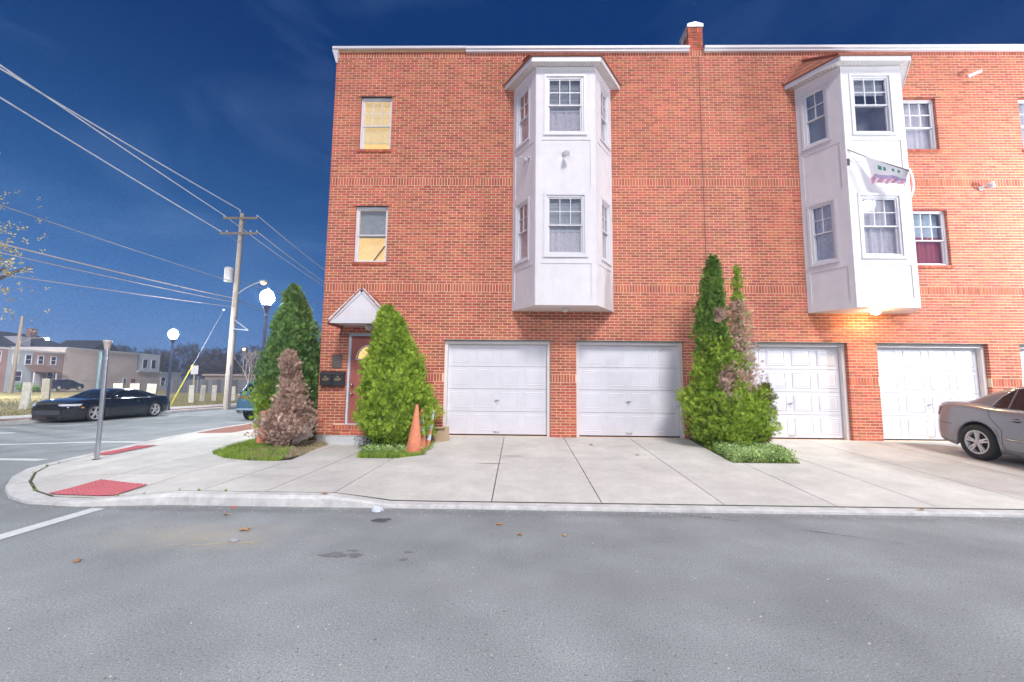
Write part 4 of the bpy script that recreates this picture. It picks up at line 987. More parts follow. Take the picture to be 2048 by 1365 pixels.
# dead bush
t = thing('dead_shrub', 'dead brown conifer shrub in front of the tall cedar', 'shrub', (-5.02, 9.5, .13))
c = Crown([(.02, .30, .0, 0), (.25, .55, -.03, 0), (.5, .50, -.06, 0), (.8, .38, -.02, 0), (1.0, .33, .04, 0), (1.2, .27, .03, 0), (1.4, .20, -.02, 0), (1.7, .19, -.06, 0), (1.9, .15, -.1, 0), (2.08, .05, -.11, 0)], 5.7, .42)
P_, O_ = c.pts(9000, (.3, 1.06)); f_ = scatter('dry_foliage', P_, O_, .072, 'arb', M_dead, t); tag(f_, kind='stuff'); c.core('dark_branch_core', M_branch, t, .35)
M_bare = mat('bare_twig', (.42, .36, .33), .8, var=.2)
q = MB()
for k in range(46):
    a = random.uniform(-.9, .7); b = Vector((.2 + random.uniform(-.1, .25), -.25 + random.uniform(-.2, .2), random.uniform(.05, .35))); d = Vector((math.cos(a) * .5, random.uniform(-.3, .1), abs(math.sin(a)) * .5 + .1)).normalized()
    pts = [b]; 
    for s_ in range(4): d = (d + Vector((random.uniform(-.3, .3), random.uniform(-.3, .3), random.uniform(-.2, .3)))).normalized(); pts.append(pts[-1] + d * random.uniform(.06, .14))
    q.tube(pts, [.006, .005, .004, .003, .0015], 4, caps=False)
tag(q.build('bare_twigs', M_bare, t), kind='stuff')
MB().tube([(0, 0, -.1), (0, 0, .8), (-.08, 0, 1.8)], [.045, .035, .012]).build('trunk', M_branch, t)
# ragged arborvitae pair between the garage doors
t = thing('arborvitae', 'ragged green and brown arborvitae with two spires between garage doors', 'shrub', (4.42, 9.3, .16))
c = Crown([(.02, .40, 0, 0), (.3, .62, .0, 0), (.7, .74, -.04, 0), (1.1, .72, -.06, 0), (1.5, .56, -.08, 0), (1.9, .42, -.16, 0), (2.15, .28, -.25, 0), (2.4, .30, -.27, 0), (2.9, .29, -.26, 0), (3.3, .22, -.25, 0), (3.7, .16, -.21, 0), (4.0, .10, -.18, 0), (4.2, .03, -.17, 0)], 1.3, .30)
P_, O_ = c.pts(19000, (.5, 1.07)); X_, Z_ = P_[:, 0], P_[:, 2]
nb_ = np.array([noise.noise(Vector((p[0] * 2.2, p[1] * 2.2, p[2] * 1.5 + 4))) for p in P_])
brown = ((X_ > -.12) & (Z_ > 1.2) & (Z_ < 2.5) & (nb_ > .05) & (X_ > .05)) | ((nb_ > .42) & (Z_ < 3.))
Zs = Z_ + rng.normal(0, .35, len(Z_)) + nb_ * .8; f_ = scatter('foliage', P_[~brown & (Zs < 2.1)], O_[~brown & (Zs < 2.1)], .088, 'arb', M_arb, t); tag(f_, kind='stuff')
f_ = scatter('foliage', P_[~brown & (Zs >= 2.1)], O_[~brown & (Zs >= 2.1)], .085, 'arb', leafmat('cedar_mid_green', (.10, .22, .03), (.21, .34, .06)), t); tag(f_, kind='stuff')
f_ = scatter('dry_foliage', P_[brown], O_[brown], .08, 'arb', M_dead, t); tag(f_, kind='stuff')
c.core('dark_branch_core', M_branch, t, .4)
c2 = Crown([(1.3, .32, .26, 0), (1.7, .32, .30, 0), (2.1, .25, .32, 0), (2.5, .23, .32, 0), (2.8, .18, .35, 0), (3.1, .14, .33, 0), (3.3, .11, .33, 0), (3.42, .01, .31, 0), (3.5, .09, .34, 0), (3.66, .10, .34, 0), (3.75, .01, .32, 0), (3.83, .07, .34, 0), (3.96, .03, .34, 0)], 9.9, .35)
P_, O_ = c2.pts(4200, (.2, 1.15)); gmask = (P_[:, 2] > 3.2) | (rng.uniform(0, 1, len(P_)) < .14)
f_ = scatter('foliage', P_[gmask], O_[gmask], .07, 'arb', M_arb, t); tag(f_, kind='stuff')
f_ = scatter('dry_foliage', P_[~gmask], O_[~gmask], .07, 'arb', M_dead, t); tag(f_, kind='stuff')
MB().tube([(.1, 0, 0), (.30, -.05, 1.6), (.34, 0, 3.9)], [.05, .035, .008]).build('trunk', M_branch, t); MB().tube([(-.05, 0, -.1), (-.15, 0, 2.), (-.18, 0, 4.)], [.07, .05, .01]).build('trunk', M_branch, t)
c3 = Crown([(.1, .22, .50, -.1), (.5, .28, .56, -.1), (.9, .22, .64, -.1), (1.2, .15, .73, -.1), (1.4, .06, .78, -.1)], 4.4, .4)
P_, O_ = c3.pts(2400, (.3, 1.12)); f_ = scatter('foliage', P_, O_, .085, 'arb', M_yel, t); tag(f_, kind='stuff')

# ground plants in the beds
M_grass = leafmat('grass_blades', (.19, .32, .04), (.33, .44, .07), .35); M_drygrass = leafmat('dry_grass', (.42, .34, .20), (.52, .43, .27), .25)
def inside(x, y, poly):
    c = False; n = len(poly)
    for i in range(n):
        a, b = poly[i], poly[i - 1]
        if (a[1] > y) != (b[1] > y) and x < (b[0] - a[0]) * (y - a[1]) / (b[1] - a[1]) + a[0]: c = not c
    return c
def blades(name, pts, m, h, lab=None, wd=.006):
    n = len(pts); P = np.array(pts); a = rng.uniform(0, 2 * math.pi, n); hh = h * rng.uniform(.5, 1.3, n); ln = rng.uniform(.1, .7, n) * hh; b = rng.uniform(0, 2 * math.pi, n)
    dx, dy = np.cos(a) * wd, np.sin(a) * wd
    V = np.stack([P - np.stack([dx, dy, np.zeros(n)], 1), P + np.stack([dx, dy, np.zeros(n)], 1), P + np.stack([np.cos(b) * ln, np.sin(b) * ln, hh], 1)], 1)
    o = fast_mesh(name, V.reshape(-1, 3), np.arange(3 * n).reshape(-1, 3), m); tag(o, lab, 'grass' if lab else None, kind='stuff'); return o
def fillpts(poly, n, zf, box_, dens=None):
    out_ = []
    while len(out_) < n:
        x = random.uniform(box_[0], box_[2]); y = random.uniform(box_[1], box_[3])
        if not inside(x, y, poly): continue
        if dens and random.random() > dens(x, y): continue
        out_.append((x, y, zf(x, y)))
    return out_
nn = lambda x, y, s=1.: noise.noise(Vector((x * s, y * s, 3.3)))
BAo = [(-6.28, 14), (-6.28, 10.2), (-6.13, 8.87), (-5.88, 8.36), (-5.36, 7.92), (-4.75, 7.69), (-4.2, 7.7), (-4.4, 8.3), (-4.75, 9.2), (-4.8, 14)]
blades('grass', fillpts(BAo, 16000, gz, (-6.4, 7.6, -4.1, 12), lambda x, y: 1 if nn(x, y, 2.) > -.15 else .25), M_grass, .075, 'green grass round the tall cedar at the left corner')
blades('dry_grass', fillpts([(-5.4, 8.2), (-4.4, 7.8), (-4.12, 8.3), (-4.3, 10.1), (-5.2, 10.2)], 5000, gz, (-5.5, 7.7, -4, 10.3)), M_drygrass, .055, 'dry brown grass left of the doorstep')
blades('grass', fillpts([(-3.0, 8.1), (-1.78, 8.1), (-1.78, 9.2), (-3.2, 9.2)], 9000, gz, (-3.3, 8., -1.7, 9.3)), M_grass, .085, 'green grass under the arborvitae by the cones')
blades('grass', fillpts(B2, 3500, gz, (3.7, 7.7, 5.2, 10.2)), M_grass, .07, 'green grass patch between the garage doors')
M_weed = leafmat('weed_leaf', (.28, .46, .10), (.55, .68, .30), .35)
def weeds(poly, n, bx, lab, hmax, size):
    P = np.array(fillpts(poly, n, gz, bx)); P[:, 2] += rng.uniform(.01, hmax, n); O = np.zeros_like(P); O[:, 2] = .4
    tag(scatter('ground_cover', P, O, size, 'leaf', M_weed, upw=.6, jit=.6), lab, 'ground cover', kind='stuff')
weeds([(3.82, 7.85), (4.95, 7.87), (5.1, 8.6), (4.8, 9.1), (3.9, 8.8)], 2600, (3.7, 7.7, 5.2, 9.2), 'leafy ground cover at the foot of the ragged arborvitae', .16, .055)
weeds([(-3.0, 8.3), (-1.9, 8.5), (-2.0, 9.2), (-3.1, 9.3)], 1200, (-3.2, 8.2, -1.8, 9.4), 'leafy weeds at the foot of the door arborvitae', .14, .05)
kw = [(p[0] + random.uniform(-.02, .02), p[1] + .005 + random.uniform(-.012, .012), gz(p[0], p[1])) for (_, p, z) in KP for _k in range(14) if -9 < p[0] < -3.6 and p[1] < 8 and random.random() < max(0, nn(p[0], p[1], 2.5) + .45)]
if kw: blades('joint_weeds', kw, M_grass, .03, 'thin weeds growing in the kerb joint at the corner')
M_grit = mat('grit', (.42, .40, .36), .9, var=.3, rnd=.3)
gp = []
for _k in range(1500):
    x = random.uniform(-6, 9); y = 5.36 - abs(random.gauss(0, .10)); gp.append((x, y, .001))
for _k in range(900): gp.append((random.uniform(-6, 9), random.uniform(1.2, 5.3), .001))
gv = []; gf = []
for k_, (x, y, z) in enumerate(gp):
    s_ = random.uniform(.003, .009); a_ = random.uniform(0, 6.3); n_ = len(gv)
    for q_ in range(4): gv.append((x + s_ * math.cos(a_ + q_ * 1.57) * random.uniform(.6, 1.3), y + s_ * math.sin(a_ + q_ * 1.57), z))
    gv.append((x, y, z + s_ * .8)); gf += [(n_ + q_, n_ + (q_ + 1) % 4, n_ + 4) for q_ in range(4)]
tag(fast_mesh('grit', np.array(gv), np.array(gf), M_grit), 'loose pale grit scattered on the road along the kerb', 'grit', kind='stuff')
# small leafless weed at the step
t = thing('weed', 'small dark leaved weed beside the doorstep', 'plant', (-3.28, 9.45, .13)); P_ = rng.normal(0, .11, (120, 3)); P_[:, 2] = np.abs(P_[:, 2]) * 1.6
tag(scatter('leaves', P_, P_ * 3, .05, 'leaf', leafmat('weed_dark', (.10, .09, .05), (.18, .17, .09)), t), kind='stuff'); MB().tube([(0, 0, -.02), (0, 0, .3)], .004, 4).build('stem', M_branch, t)

# ------------------------------------------------------------------ cones, box, litter
def cone(lab, loc, h, r0, r1, stripes, tilt=(0, 0), base=.0, grp='orange traffic cones by the brick building'):
    t = thing('traffic_cone', lab, 'traffic cone', loc, 0, grp); t.rotation_euler = (tilt[0], tilt[1], 0)
    zs_ = sorted({0, h, *[s for a in stripes for s in a]}); q = MB()
    for a, b in zip(zs_, zs_[1:]):
        ra, rb = r0 + (r1 - r0) * a / h, r0 + (r1 - r0) * b / h
        mi_ = 1 if any(s[0] <= a < s[1] for s in stripes) else 0
        q.lathe([(ra, a), (rb, b)], 18, mi=mi_)
    q.lathe([(r1, h), (r1 * .8, h + .012), (r1 * .55, h), (r1 * .5, h - .1)], 18); q.build('cone_body', [M_orange, M_refl], t)
    if base: q = MB(); q.box(-base, -base, -.01, base, base, .03); q.build('base', M_orange, t, bevel=.01)
    return t
cone('large plain orange traffic cone leaning beside the door arborvitae', (-2.06, 8.62, .14), .95, .165, .028, [], (R(1), R(2.5)))
cone('slim orange traffic cone with two silver bands behind the plain cone', (-2.0, 9.02, .16), .82, .105, .025, [(.34, .46), (.54, .70)], (R(-2), R(-1)))
t = cone('tilted orange and silver striped delineator by the cardboard box', (-1.93, 9.25, .15), .82, .055, .035, [(.18, .30), (.40, .52), (.62, .80)], (R(-4), R(7)))
cone('orange traffic cone with silver band beside the tall cedar', (-5.83, 9.9, .13), .72, .15, .03, [(.42, .55)], (0, 0), .0)
t = thing('cardboard_box', 'open brown cardboard box leaning at the left garage door', 'box', (-1.70, 9.70, .22), R(-14))
q = MB(); q.box(-.17, -.1, 0, .15, .1, .34); o = q.build('carton', M_card, t); o.rotation_euler = (R(-6), R(-7), 0)
q = MB(); q.add([(-.17, -.1, .34), (.15, -.1, .34), (.16, -.16, .30), (-.18, -.15, .31), (-.17, .1, .34), (-.17, -.1, .34), (-.23, -.08, .36), (-.23, .1, .37)], [(0, 1, 2, 3), (4, 5, 6, 7)]); o = q.build('flap', M_card, t); o.rotation_euler = (R(-6), R(-7), 0)
# litter
def crumple(name, lab, cat, loc, s, c, flat=.5):
    bm = bmesh.new(); bmesh.ops.create_icosphere(bm, subdivisions=2, radius=s)
    for v in bm.verts: k = 1 + .55 * noise.noise(v.co * 22 / (s / .08) + Vector(loc)); v.co = Vector((v.co.x * k, v.co.y * k * .7, abs(v.co.z) * k * flat))
    me = bpy.data.meshes.new(name); bm.to_mesh(me); bm.free(); me.materials.append(mat('litter_' + name, c, .7)); o = bpy.data.objects.new(name, me); col.objects.link(o); o.location = loc; return tag(o, lab, cat)
crumple('paper_scrap', 'crumpled pale paper on the road near the kerb', 'litter', (-1.66, 5.24, .004), .065, (.62, .66, .74), .8)
crumple('plastic_bag', 'torn dark plastic bag end on the road with straw', 'litter', (-2.70, 4.23, .004), .05, (.30, .31, .34), .35)
crumple('bottle_cap', 'small red and blue scrap at the kerb foot', 'litter', (-3.42, 5.31, .004), .03, (.6, .12, .08), .4)
def leafobj(x, y, lab, s=.045, c=(.45, .22, .08)):
    V = [(0, 0, .006)]; n = 10
    for k in range(n): a = 2 * math.pi * k / n; r_ = s * (1 if k % 2 == 0 else .45) * random.uniform(.8, 1.2); V.append((r_ * math.cos(a), r_ * math.sin(a), .006 + random.uniform(0, .016)))
    o = MB().add(V, [(0, k + 1, (k + 1) % n + 1) for k in range(n)]).build('fallen_leaf', mat('fallen_leaf', c, .8, var=.2, rnd=.2, scale=20)); o.location = (x, y, rz_(x) if y < 5.38 else gz(x, y)); o.rotation_euler = (0, 0, random.uniform(0, 6)); return tag(o, lab, 'leaf', 'fallen leaves on road and pavement')
for x, y, lb, s_ in [(-2.79, 4.52, 'largest tan fallen leaf, on the road left of the paper', .07), (-3.30, 5.01, 'tan fallen leaf on the road nearest the red scrap', .05), (-.20, 4.82, 'fallen leaf on the road below the middle pavement joint', .045), (.47, 4.49, 'fallen leaf on the road, right one of the lower pair', .035), (.02, 4.5, 'fallen leaf on the road, left one of the lower pair', .035), (-3.67, 3.7, 'fallen leaf on the road in front of the stop line end', .04),
                       (-5.6, 4.7, 'fallen leaf on the road left of the white stop line', .05), (1.55, 9.3, 'curled dry leaf in front of the second garage door', .06), (2.25, 8.35, 'dry leaf on the third driveway slab', .05), (-2.4, 5.47, 'orange leaf lying on the kerb edge', .05), (4.9, 5.47, 'pale leaf on the kerb at the right', .05)]: leafobj(x, y, lb, s_)
q = MB()
for k in range(9):
    a = Vector((-3.25 + .09 * k + random.uniform(-.1, .1), 4.05 + .02 * k + random.uniform(-.06, .06), .008)); a = a + Vector((random.uniform(-.15, .15), random.uniform(-.05, .05), 0)); q.tube([a, a + Vector((random.uniform(.05, .12), random.uniform(-.04, .06), 0)), a + Vector((random.uniform(.12, .22), random.uniform(-.04, .08), .004))], .0017, 4, caps=False)
tag(q.build('straw', mat('straw', (.52, .42, .25), .8)), 'dry straw stalks lying on the road beside the bag', 'straw', kind='stuff')
# stains and crack fillers: thin sheets of darker tar on the road
M_tar = mat('tar', (.09, .09, .095), .7)
M_oil = mat('oil_stain', (.17, .175, .18), .7)
def blot(name, x, y, sx, sy, m, seed, z=.003, kind='structure'):
    V = [(0, 0, 0)]; n = 20
    for k in range(n): a = 2 * math.pi * k / n; r_ = 1 + .9 * noise.noise(Vector((math.cos(a) * 2.2 + seed, math.sin(a) * 2.2, seed))); V.append((sx * r_ * math.cos(a), sy * r_ * math.sin(a), 0))
    o = MB().add(V, [(0, k + 1, (k + 1) % n + 1) for k in range(n)]).build(name, m); o.location = (x, y, z); return tag(o, kind=kind)
blot('oil_stain', -1.53, 4.91, .10, .07, M_tar, 1.2); blot('oil_stain', -1.60, 3.93, .13, .055, M_oil, 2.2); blot('oil_stain', -1.42, 3.92, .06, .045, M_oil, 3.2); blot('oil_stain', -1.50, 4.03, .05, .02, M_oil, 4.2); blot('oil_stain', -.98, 3.85, .035, .03, M_oil, 5.2); blot('oil_stain', -.98, 4.02, .04, .02, M_oil, 6.2); blot('oil_stain', .62, 2.33, .09, .04, M_oil, 7.7)
def crack(pts):
    for (a, b, wd) in pts:
        mb = MB(); A, B = Vector(a), Vector(b); d = (B - A).normalized(); h = Vector((-d.y, d.x)); V = []; n = 8
        for i in range(n + 1):
            p = A + (B - A) * i / n; ww = wd * (.3 + .9 * abs(noise.noise(Vector((p.x * 9, p.y * 9, 1))))) * (0.2 if i in (0, n) else 1); V += [(p.x - h.x * ww, p.y - h.y * ww, .003), (p.x + h.x * ww, p.y + h.y * ww, .003)]
        mb.add(V, [(2 * i, 2 * i + 2, 2 * i + 3, 2 * i + 1) for i in range(n)]); tag(mb.build('tar_seam', M_tar), kind='structure')
crack([((1.84, 5.30), (2.06, 5.24), .012), ((2.12, 5.20), (2.30, 5.15), .010), ((2.34, 5.14), (2.5, 5.05), .014), ((3.03, 4.79), (3.30, 4.66), .012), ((3.32, 4.65), (3.6, 4.50), .009), ((3.64, 4.48), (3.78, 4.42), .007)])
blot('rust_stain', -.45, 7.55, .30, .018, mat('rust_stain', (.30, .19, .10), .9), 3.3, gz(-.4, 7.55) + .004); blot('rust_stain', -.2, 8.15, .26, .018, MT['rust_stain'], 4.6, gz(-.2, 8.15) + .004)

# ------------------------------------------------------------------ street lamps, poles
def fluted(q, h, r0, r1, n=16):
    V = []; F = []; st_ = 8
    for i in range(st_ + 1):
        r_ = r0 + (r1 - r0) * i / st_
        for j in range(n * 2): a = math.pi * j / n; rr = r_ * (1 if j % 2 else .88); V.append((rr * math.cos(a), rr * math.sin(a), h * i / st_))
    m = n * 2
    for i in range(st_):
        for j in range(m): F.append((i * m + j, i * m + (j + 1) % m, (i + 1) * m + (j + 1) % m, (i + 1) * m + j))
    q.add(V, F)
M_post = mat('lamp_post_metal', (.10, .13, .22), .35, metal=.5)
def street_lamp(loc, h, lab, es, grp='post top street lamps'):
    t = thing('street_lamp', lab, 'street lamp', loc, 0, grp)
    MB().lathe([(.17, 0), (.17, .08), (.13, .14), (.12, .45), (.085, .55), (.075, .6)], 16).build('base', M_post, t)
    q = MB(); fluted(q, h - .85, .075, .05); q.build('post', M_post, t)
    q = MB(); q.lathe([(.05, h - .86), (.075, h - .80), (.05, h - .74), (.06, h - .62), (.13, h - .48), (.14, h - .42), (.10, h - .40)], 16); q.build('collar', M_post, t)
    q = MB(); q.lathe([(.10, h - .42), (.17, h - .34), (.22, h - .22), (.22, h - .10), (.16, h + .03), (.06, h + .10), (.001, h + .12)], 18)
    q.build('globe', mat('lamp_globe_%d' % int(es), (.9, .95, 1), .3, emit=(.86, .95, 1.0), es=es), t)
    MB().lathe([(.05, h + .10), (.03, h + .16), (.001, h + .24)], 10).build('finial', M_post, t); return t
street_lamp((-18.78, 22.9, -.01), 4.25, 'lit white post top lamp behind the black coupe', 620)
street_lamp((-8.78, 14.6, .12), 4.5, 'lit white post top lamp beside the tall cedar', 620)
street_lamp((15.5, 5.8, .05), 5.2, 'lit white post top lamp right of the garages, outside the view', 1350)
def tall_lamp(loc, h, arm, lab, es, r_=.22):
    t = thing('street_lamp', lab, 'street lamp', loc)
    MB().tube([(0, 0, 0), (0, 0, h - .5)], [.11, .07], 12).build('post', M_galv, t); a = Vector(arm)
    MB().tube([(0, 0, h - .6), tuple(a * .5 + Vector((0, 0, h + .1))), tuple(a + Vector((0, 0, h + .2)))], .035, 8).build('lamp_arm', M_galv, t)
    q = MB(); q.sphere(tuple(a + Vector((0, 0, h + .22))), .3, 14, sx=1.2, sz=.4); q.build('lamp_head', M_galv, t)
    q = MB(); q.sphere(tuple(a + Vector((0, 0, h))), r_, 16); q.build('lamp_bulb', mat('lamp_bulb_%d' % int(es), (.9, .95, 1), .3, emit=(.95, .95, 1.0), es=es), t)
tall_lamp((15.6, -1.2, 0), 9.7, (0, 1.2, 0), 'tall lit street lamp across the road to the right, outside the view', 1150)
tall_lamp((-2.4, -5.4, 0), 6.6, (0, 1.6, 0), 'tall lit street lamp across the road behind the camera, outside the view', 1150)
tall_lamp((-50., 29., 0), 10., (0, 1.2, 0), 'unseen tall lamp added in the far left lot to light the far walls', 15000, .25)  # unseen lamp put in to brighten the far facades

# bare sign post in front, with cap
t = thing('sign_post', 'bare galvanised post with cap plate on the corner pavement', 'post', (-7.74, 7.96, gz(-7.74, 7.96)))
MB().tube([(0, 0, 0), (-.03, 0, 2.12)], .036, 16).build('post', M_galv, t); MB().lathe([(.04, 2.02), (.05, 2.10), (.062, 2.15), (.07, 2.16), (.07, 2.20), (.001, 2.205)], 14, (-.03, 0, 0)).build('cap', mat('cap_tan', (.52, .45, .42), .5), t)
MB().lathe([(.07, 0), (.07, .006), (.04, .012)], 16).build('foot_collar', M_seal, t)
t = thing('marker_post', 'thin pale blue post standing in the lawn behind the coupe', 'post', (-19.9, 20.1, 0)); MB().tube([(0, 0, 0), (.0, 0, 2.9)], .045, 8).build('post', mat('pale_blue_paint', (.35, .58, .62), .5), t)

# utility pole
UX, UY = -17.86, 26.3
t = thing('utility_pole', 'tall wooden utility pole with two crossarms and transformer', 'utility pole', (UX, UY, -.03))
MB().tube([(0, 0, -.2), (.02, 0, 6), (.06, 0, 12.3)], [.20, .17, .12], 12).build('pole', mat('pole_wood', (.40, .34, .29), .9, var=.15, scale=10, bump=.3), t)
for z, xa, xb in ((11.95, -1.05, 1.18), (10.95, -1.2, 1.22)):
    q = MB(); q.box(xa, -.19, z - .06, xb, -.10, z + .06); q.build('crossarm', M_wood, t)
    q = MB(); q.bar((xa * .55, -.2, z - .06), (0, -.16, z - .6), .03, .02); q.bar((xb * .55, -.2, z - .06), (.05, -.16, z - .6), .03, .02); q.build('crossarm_brace', M_wood, t)
    for xx in ((xa + .05, xb - .05, .0) if z > 11.5 else (xa + .05, xa + .45, xb - .45, xb - .05)):
        zz = z + .06 if (z < 11.5 or xx) else z + .38
        MB().lathe([(.02, 0), (.05, .03), (.03, .06), (.055, .09), (.03, .13), (.001, .16)], 10, (xx, -.145, zz)).build('insulator', mat('porcelain', (.55, .55, .58), .2), t)
q = MB(); q.lathe([(.001, 7.75), (.24, 7.78), (.25, 8.6), (.22, 8.68), (.08, 8.72), (.001, 8.74)], 16, (-.32, -.28, 0)); q.build('transformer', mat('transformer_grey', (.52, .50, .50), .5), t)
q = MB(); q.bar((-.1, -.1, 8.0), (-.3, -.25, 8.0), .05); q.bar((-.1, -.1, 8.5), (-.3, -.25, 8.5), .05); q.build('transformer_bracket', M_dark, t)
q = MB(); a, b, c_ = Vector((.12, -.12, 5.45)), Vector((1.25, -.35, 4.72)), Vector((.12, -.12, 4.85)); q.bar(a, b, .06); q.bar(c_, b, .06); q.bar(a + Vector((0, 0, .1)), c_ - Vector((0, 0, .3)), .06); q.build('bracket_arm', M_galv, t)
MB().tube([(.17, -.18, 0), (.14, -.18, 2.6)], .04, 8).build('cable_conduit', M_galv, t)
q = MB(); q.tube([(.05, 0, 7.0), (.8, -.3, 7.35), (1.6, -.7, 7.55), (2.2, -1., 7.62)], .035, 8); q.build('lamp_arm', M_galv, t)
q = MB(); q.sphere((2.45, -1.15, 7.6), .22, 12, sx=1.3, sz=.45); q.build('lamp_head', M_galv, t)
q = MB(); q.sphere((2.45, -1.15, 7.52), .15, 12, sz=.8); q.build('lamp_bulb', mat('sodium', (1, .6, .2), .4, emit=(1, .36, .06), es=14), t)
def wire(name, a, b, sag, r_, lab, grp='overhead wires on the utility pole', m=None):
    A, B = Vector(a), Vector(b); P = []
    for i in range(25): u = i / 24; p = A + (B - A) * u; p.z -= sag * 4 * u * (1 - u); P.append(p)
    q = MB(); q.tube(P, r_, 5, caps=False); o = q.build(name, m or M_wire); return tag(o, lab, 'wire', grp)
MW = mat('wire_pale', (.62, .62, .66), .5)
YN = -22.; YP = 70.
for dx, z, ze, lb in ((-1.0, 12.1, 16.6, 'left upper wire from the top crossarm'), (0.0, 12.45, 12.7, 'wire from the pole top pin'), (-1.15, 11.05, 15.5, 'outer left wire from the lower crossarm')):
    wire('power_wire', (UX + dx, YN, ze), (UX + dx, UY - .15, z), .5, .03, lb + ' running toward the camera', m=MW)
for dx, z, lb in ((-1.0, 12.1, 'left upper wire from the top crossarm'), (1.13, 12.1, 'right upper wire from the top crossarm'), (1.17, 11.05, 'outer right wire from the lower crossarm')):
    wire('power_wire', (UX + dx, UY - .15, z), (UX + dx + 1.5, YP, z - 1.6), 1.2, .03, lb + ' running away past the building', m=MW)
wire('power_wire', (UX, YN, 8.5), (UX, UY, 7.75), .6, .022, 'thin wire at transformer height running toward the camera')
MO = mat('cable_pale', (.5, .42, .38), .6)
wire('phone_cable', (UX, YN, 7.0), (UX, UY, 6.75), .85, .028, 'thick cable loop below the transformer running toward the camera', m=MO)
wire('phone_cable', (UX - .4, YN, 6.6), (UX, UY, 6.5), .85, .018, 'middle cable below the transformer running toward the camera', m=MO)
wire('phone_cable', (UX - 6.2, YN, 4.6), (UX, UY, 6.2), .6, .016, 'lowest cable below the transformer running toward the camera', m=MO)
wire('phone_cable', (UX, UY, 6.7), (UX + 2, YP, 6.4), .8, .026, 'thick cable running away behind the tall cedar')
wire('phone_cable', (UX, UY, 7.9), (UX + 9, YP, 9.5), .5, .02, 'cable from the transformer running away behind the tall cedar')
t = thing('guy_wire', 'slanted guy wire with yellow guard left of the utility pole', 'guy wire', (-18.75, 22.95, 0))
e1 = Vector((.78, 2.6, 5.9)); MB().tube([(0, 0, 0), tuple(e1)], .008, 6).build('cable', M_wire, t); MB().tube([(0, 0, 0), tuple(e1 * .42)], .028, 8).build('guard', mat('yellow_guard', (.72, .66, .05), .5), t); q = MB(); q.sphere(tuple(e1), .07, 8); q.build('ball_insulator', M_vinyl, t)

# ------------------------------------------------------------------ lawn posts, sign, fence
for (x, y, h, lb) in [(-25.9, 22.35, 1.40, 'nearest wide wooden post in the lawn at the far left'), (-37.35, 33.66, 1.65, 'pale wooden post in the lawn in front of the parked hatchback'), (-23.91, 31.31, 1.27, 'wooden post in the lawn right of the yellow guy guard'), (-25.06, 33.96, 1.26, 'wooden post in the lawn beside the white sign pole'),
                      (-24.95, 35.1, 1.26, 'wooden post in the lawn left of the utility pole foot'), (-23.61, 35.49, 1.19, 'wooden post in the lawn right of the utility pole'), (-55.48, 59.16, 1.24, 'far white post above the coupe roof, left one'), (-51.59, 57.43, 1.27, 'far white post above the coupe roof, middle one'), (-47.93, 55.79, 1.23, 'far white post above the coupe rear, right one'), (-47.6, 64.1, 1.85, 'far tall wooden post near the fence')]:
    wd = .16 if x > -30 else (.22 if x > -40 else .5)
    t = thing('lawn_post', lb, 'post', (x, y, 0), random.uniform(-.2, .2), 'posts standing in the lawn'); t.rotation_euler = (random.uniform(-.03, .03), random.uniform(-.06, .06), .6)
    MB().box(-wd, -wd, -.1, wd, wd, h).build('post', M_wood if 0 else mat('pale_post', (.64, .61, .54), .9, var=.18, scale=6, bump=.3), t, bevel=.03)
t = thing('road_sign', 'small white sign on a tan wooden post in the lawn', 'sign', (-24.6, 32.3, 0), .6)
MB().box(-.05, -.05, 0, .05, .05, 2.45).build('post', mat('tan_post', (.42, .33, .2), .8), t); MB().box(-.22, -.08, 2.1, .22, -.055, 2.75).build('sign_plate', M_vinyl, t)
t = thing('chain_link_fence', 'chain link fence in front of the beige building', 'fence', (-63.5, 62, 0))
for k in range(14): MB().tube([(k * .25, k * 2.6, 0), (k * .25, k * 2.6, 1.6)], .04, 6).build('fence_post', M_alum, t)
MB().tube([(0, 0, 1.6), (13 * .25, 13 * 2.6, 1.6)], .03, 6).build('top_rail', M_alum, t)
q = MB()
for k in range(130): 
    y = k * .26; q.bar((y * .096, y, 0), ((y + 1.6) * .096, y + 1.6, 1.58), .012); q.bar((y * .096, y, 1.58), ((y + 1.6) * .096, y + 1.6, 0), .012)
tag(q.build('mesh_fabric', M_alum, t), kind='stuff')
t = thing('dark_fence', 'dark board fence with pale posts behind the utility pole', 'fence', (-49.5, 60.5, 0)); L_ = 22
ang = math.atan2(-3., 14.)
for k in range(36): 
    x = k * .6; MB().box(x, 0, 0, x + .57, .04, 1.9 + .05 * math.sin(k * 3)).build('board', mat('dark_board', (.10, .10, .11), .9, rnd=.3), t)
for k in range(6): MB().tube([(k * 4, -.1, 0), (k * 4, -.1, 2.3)], .07, 6).build('fence_post', M_galv, t)
t.rotation_euler = (0, 0, R(2))

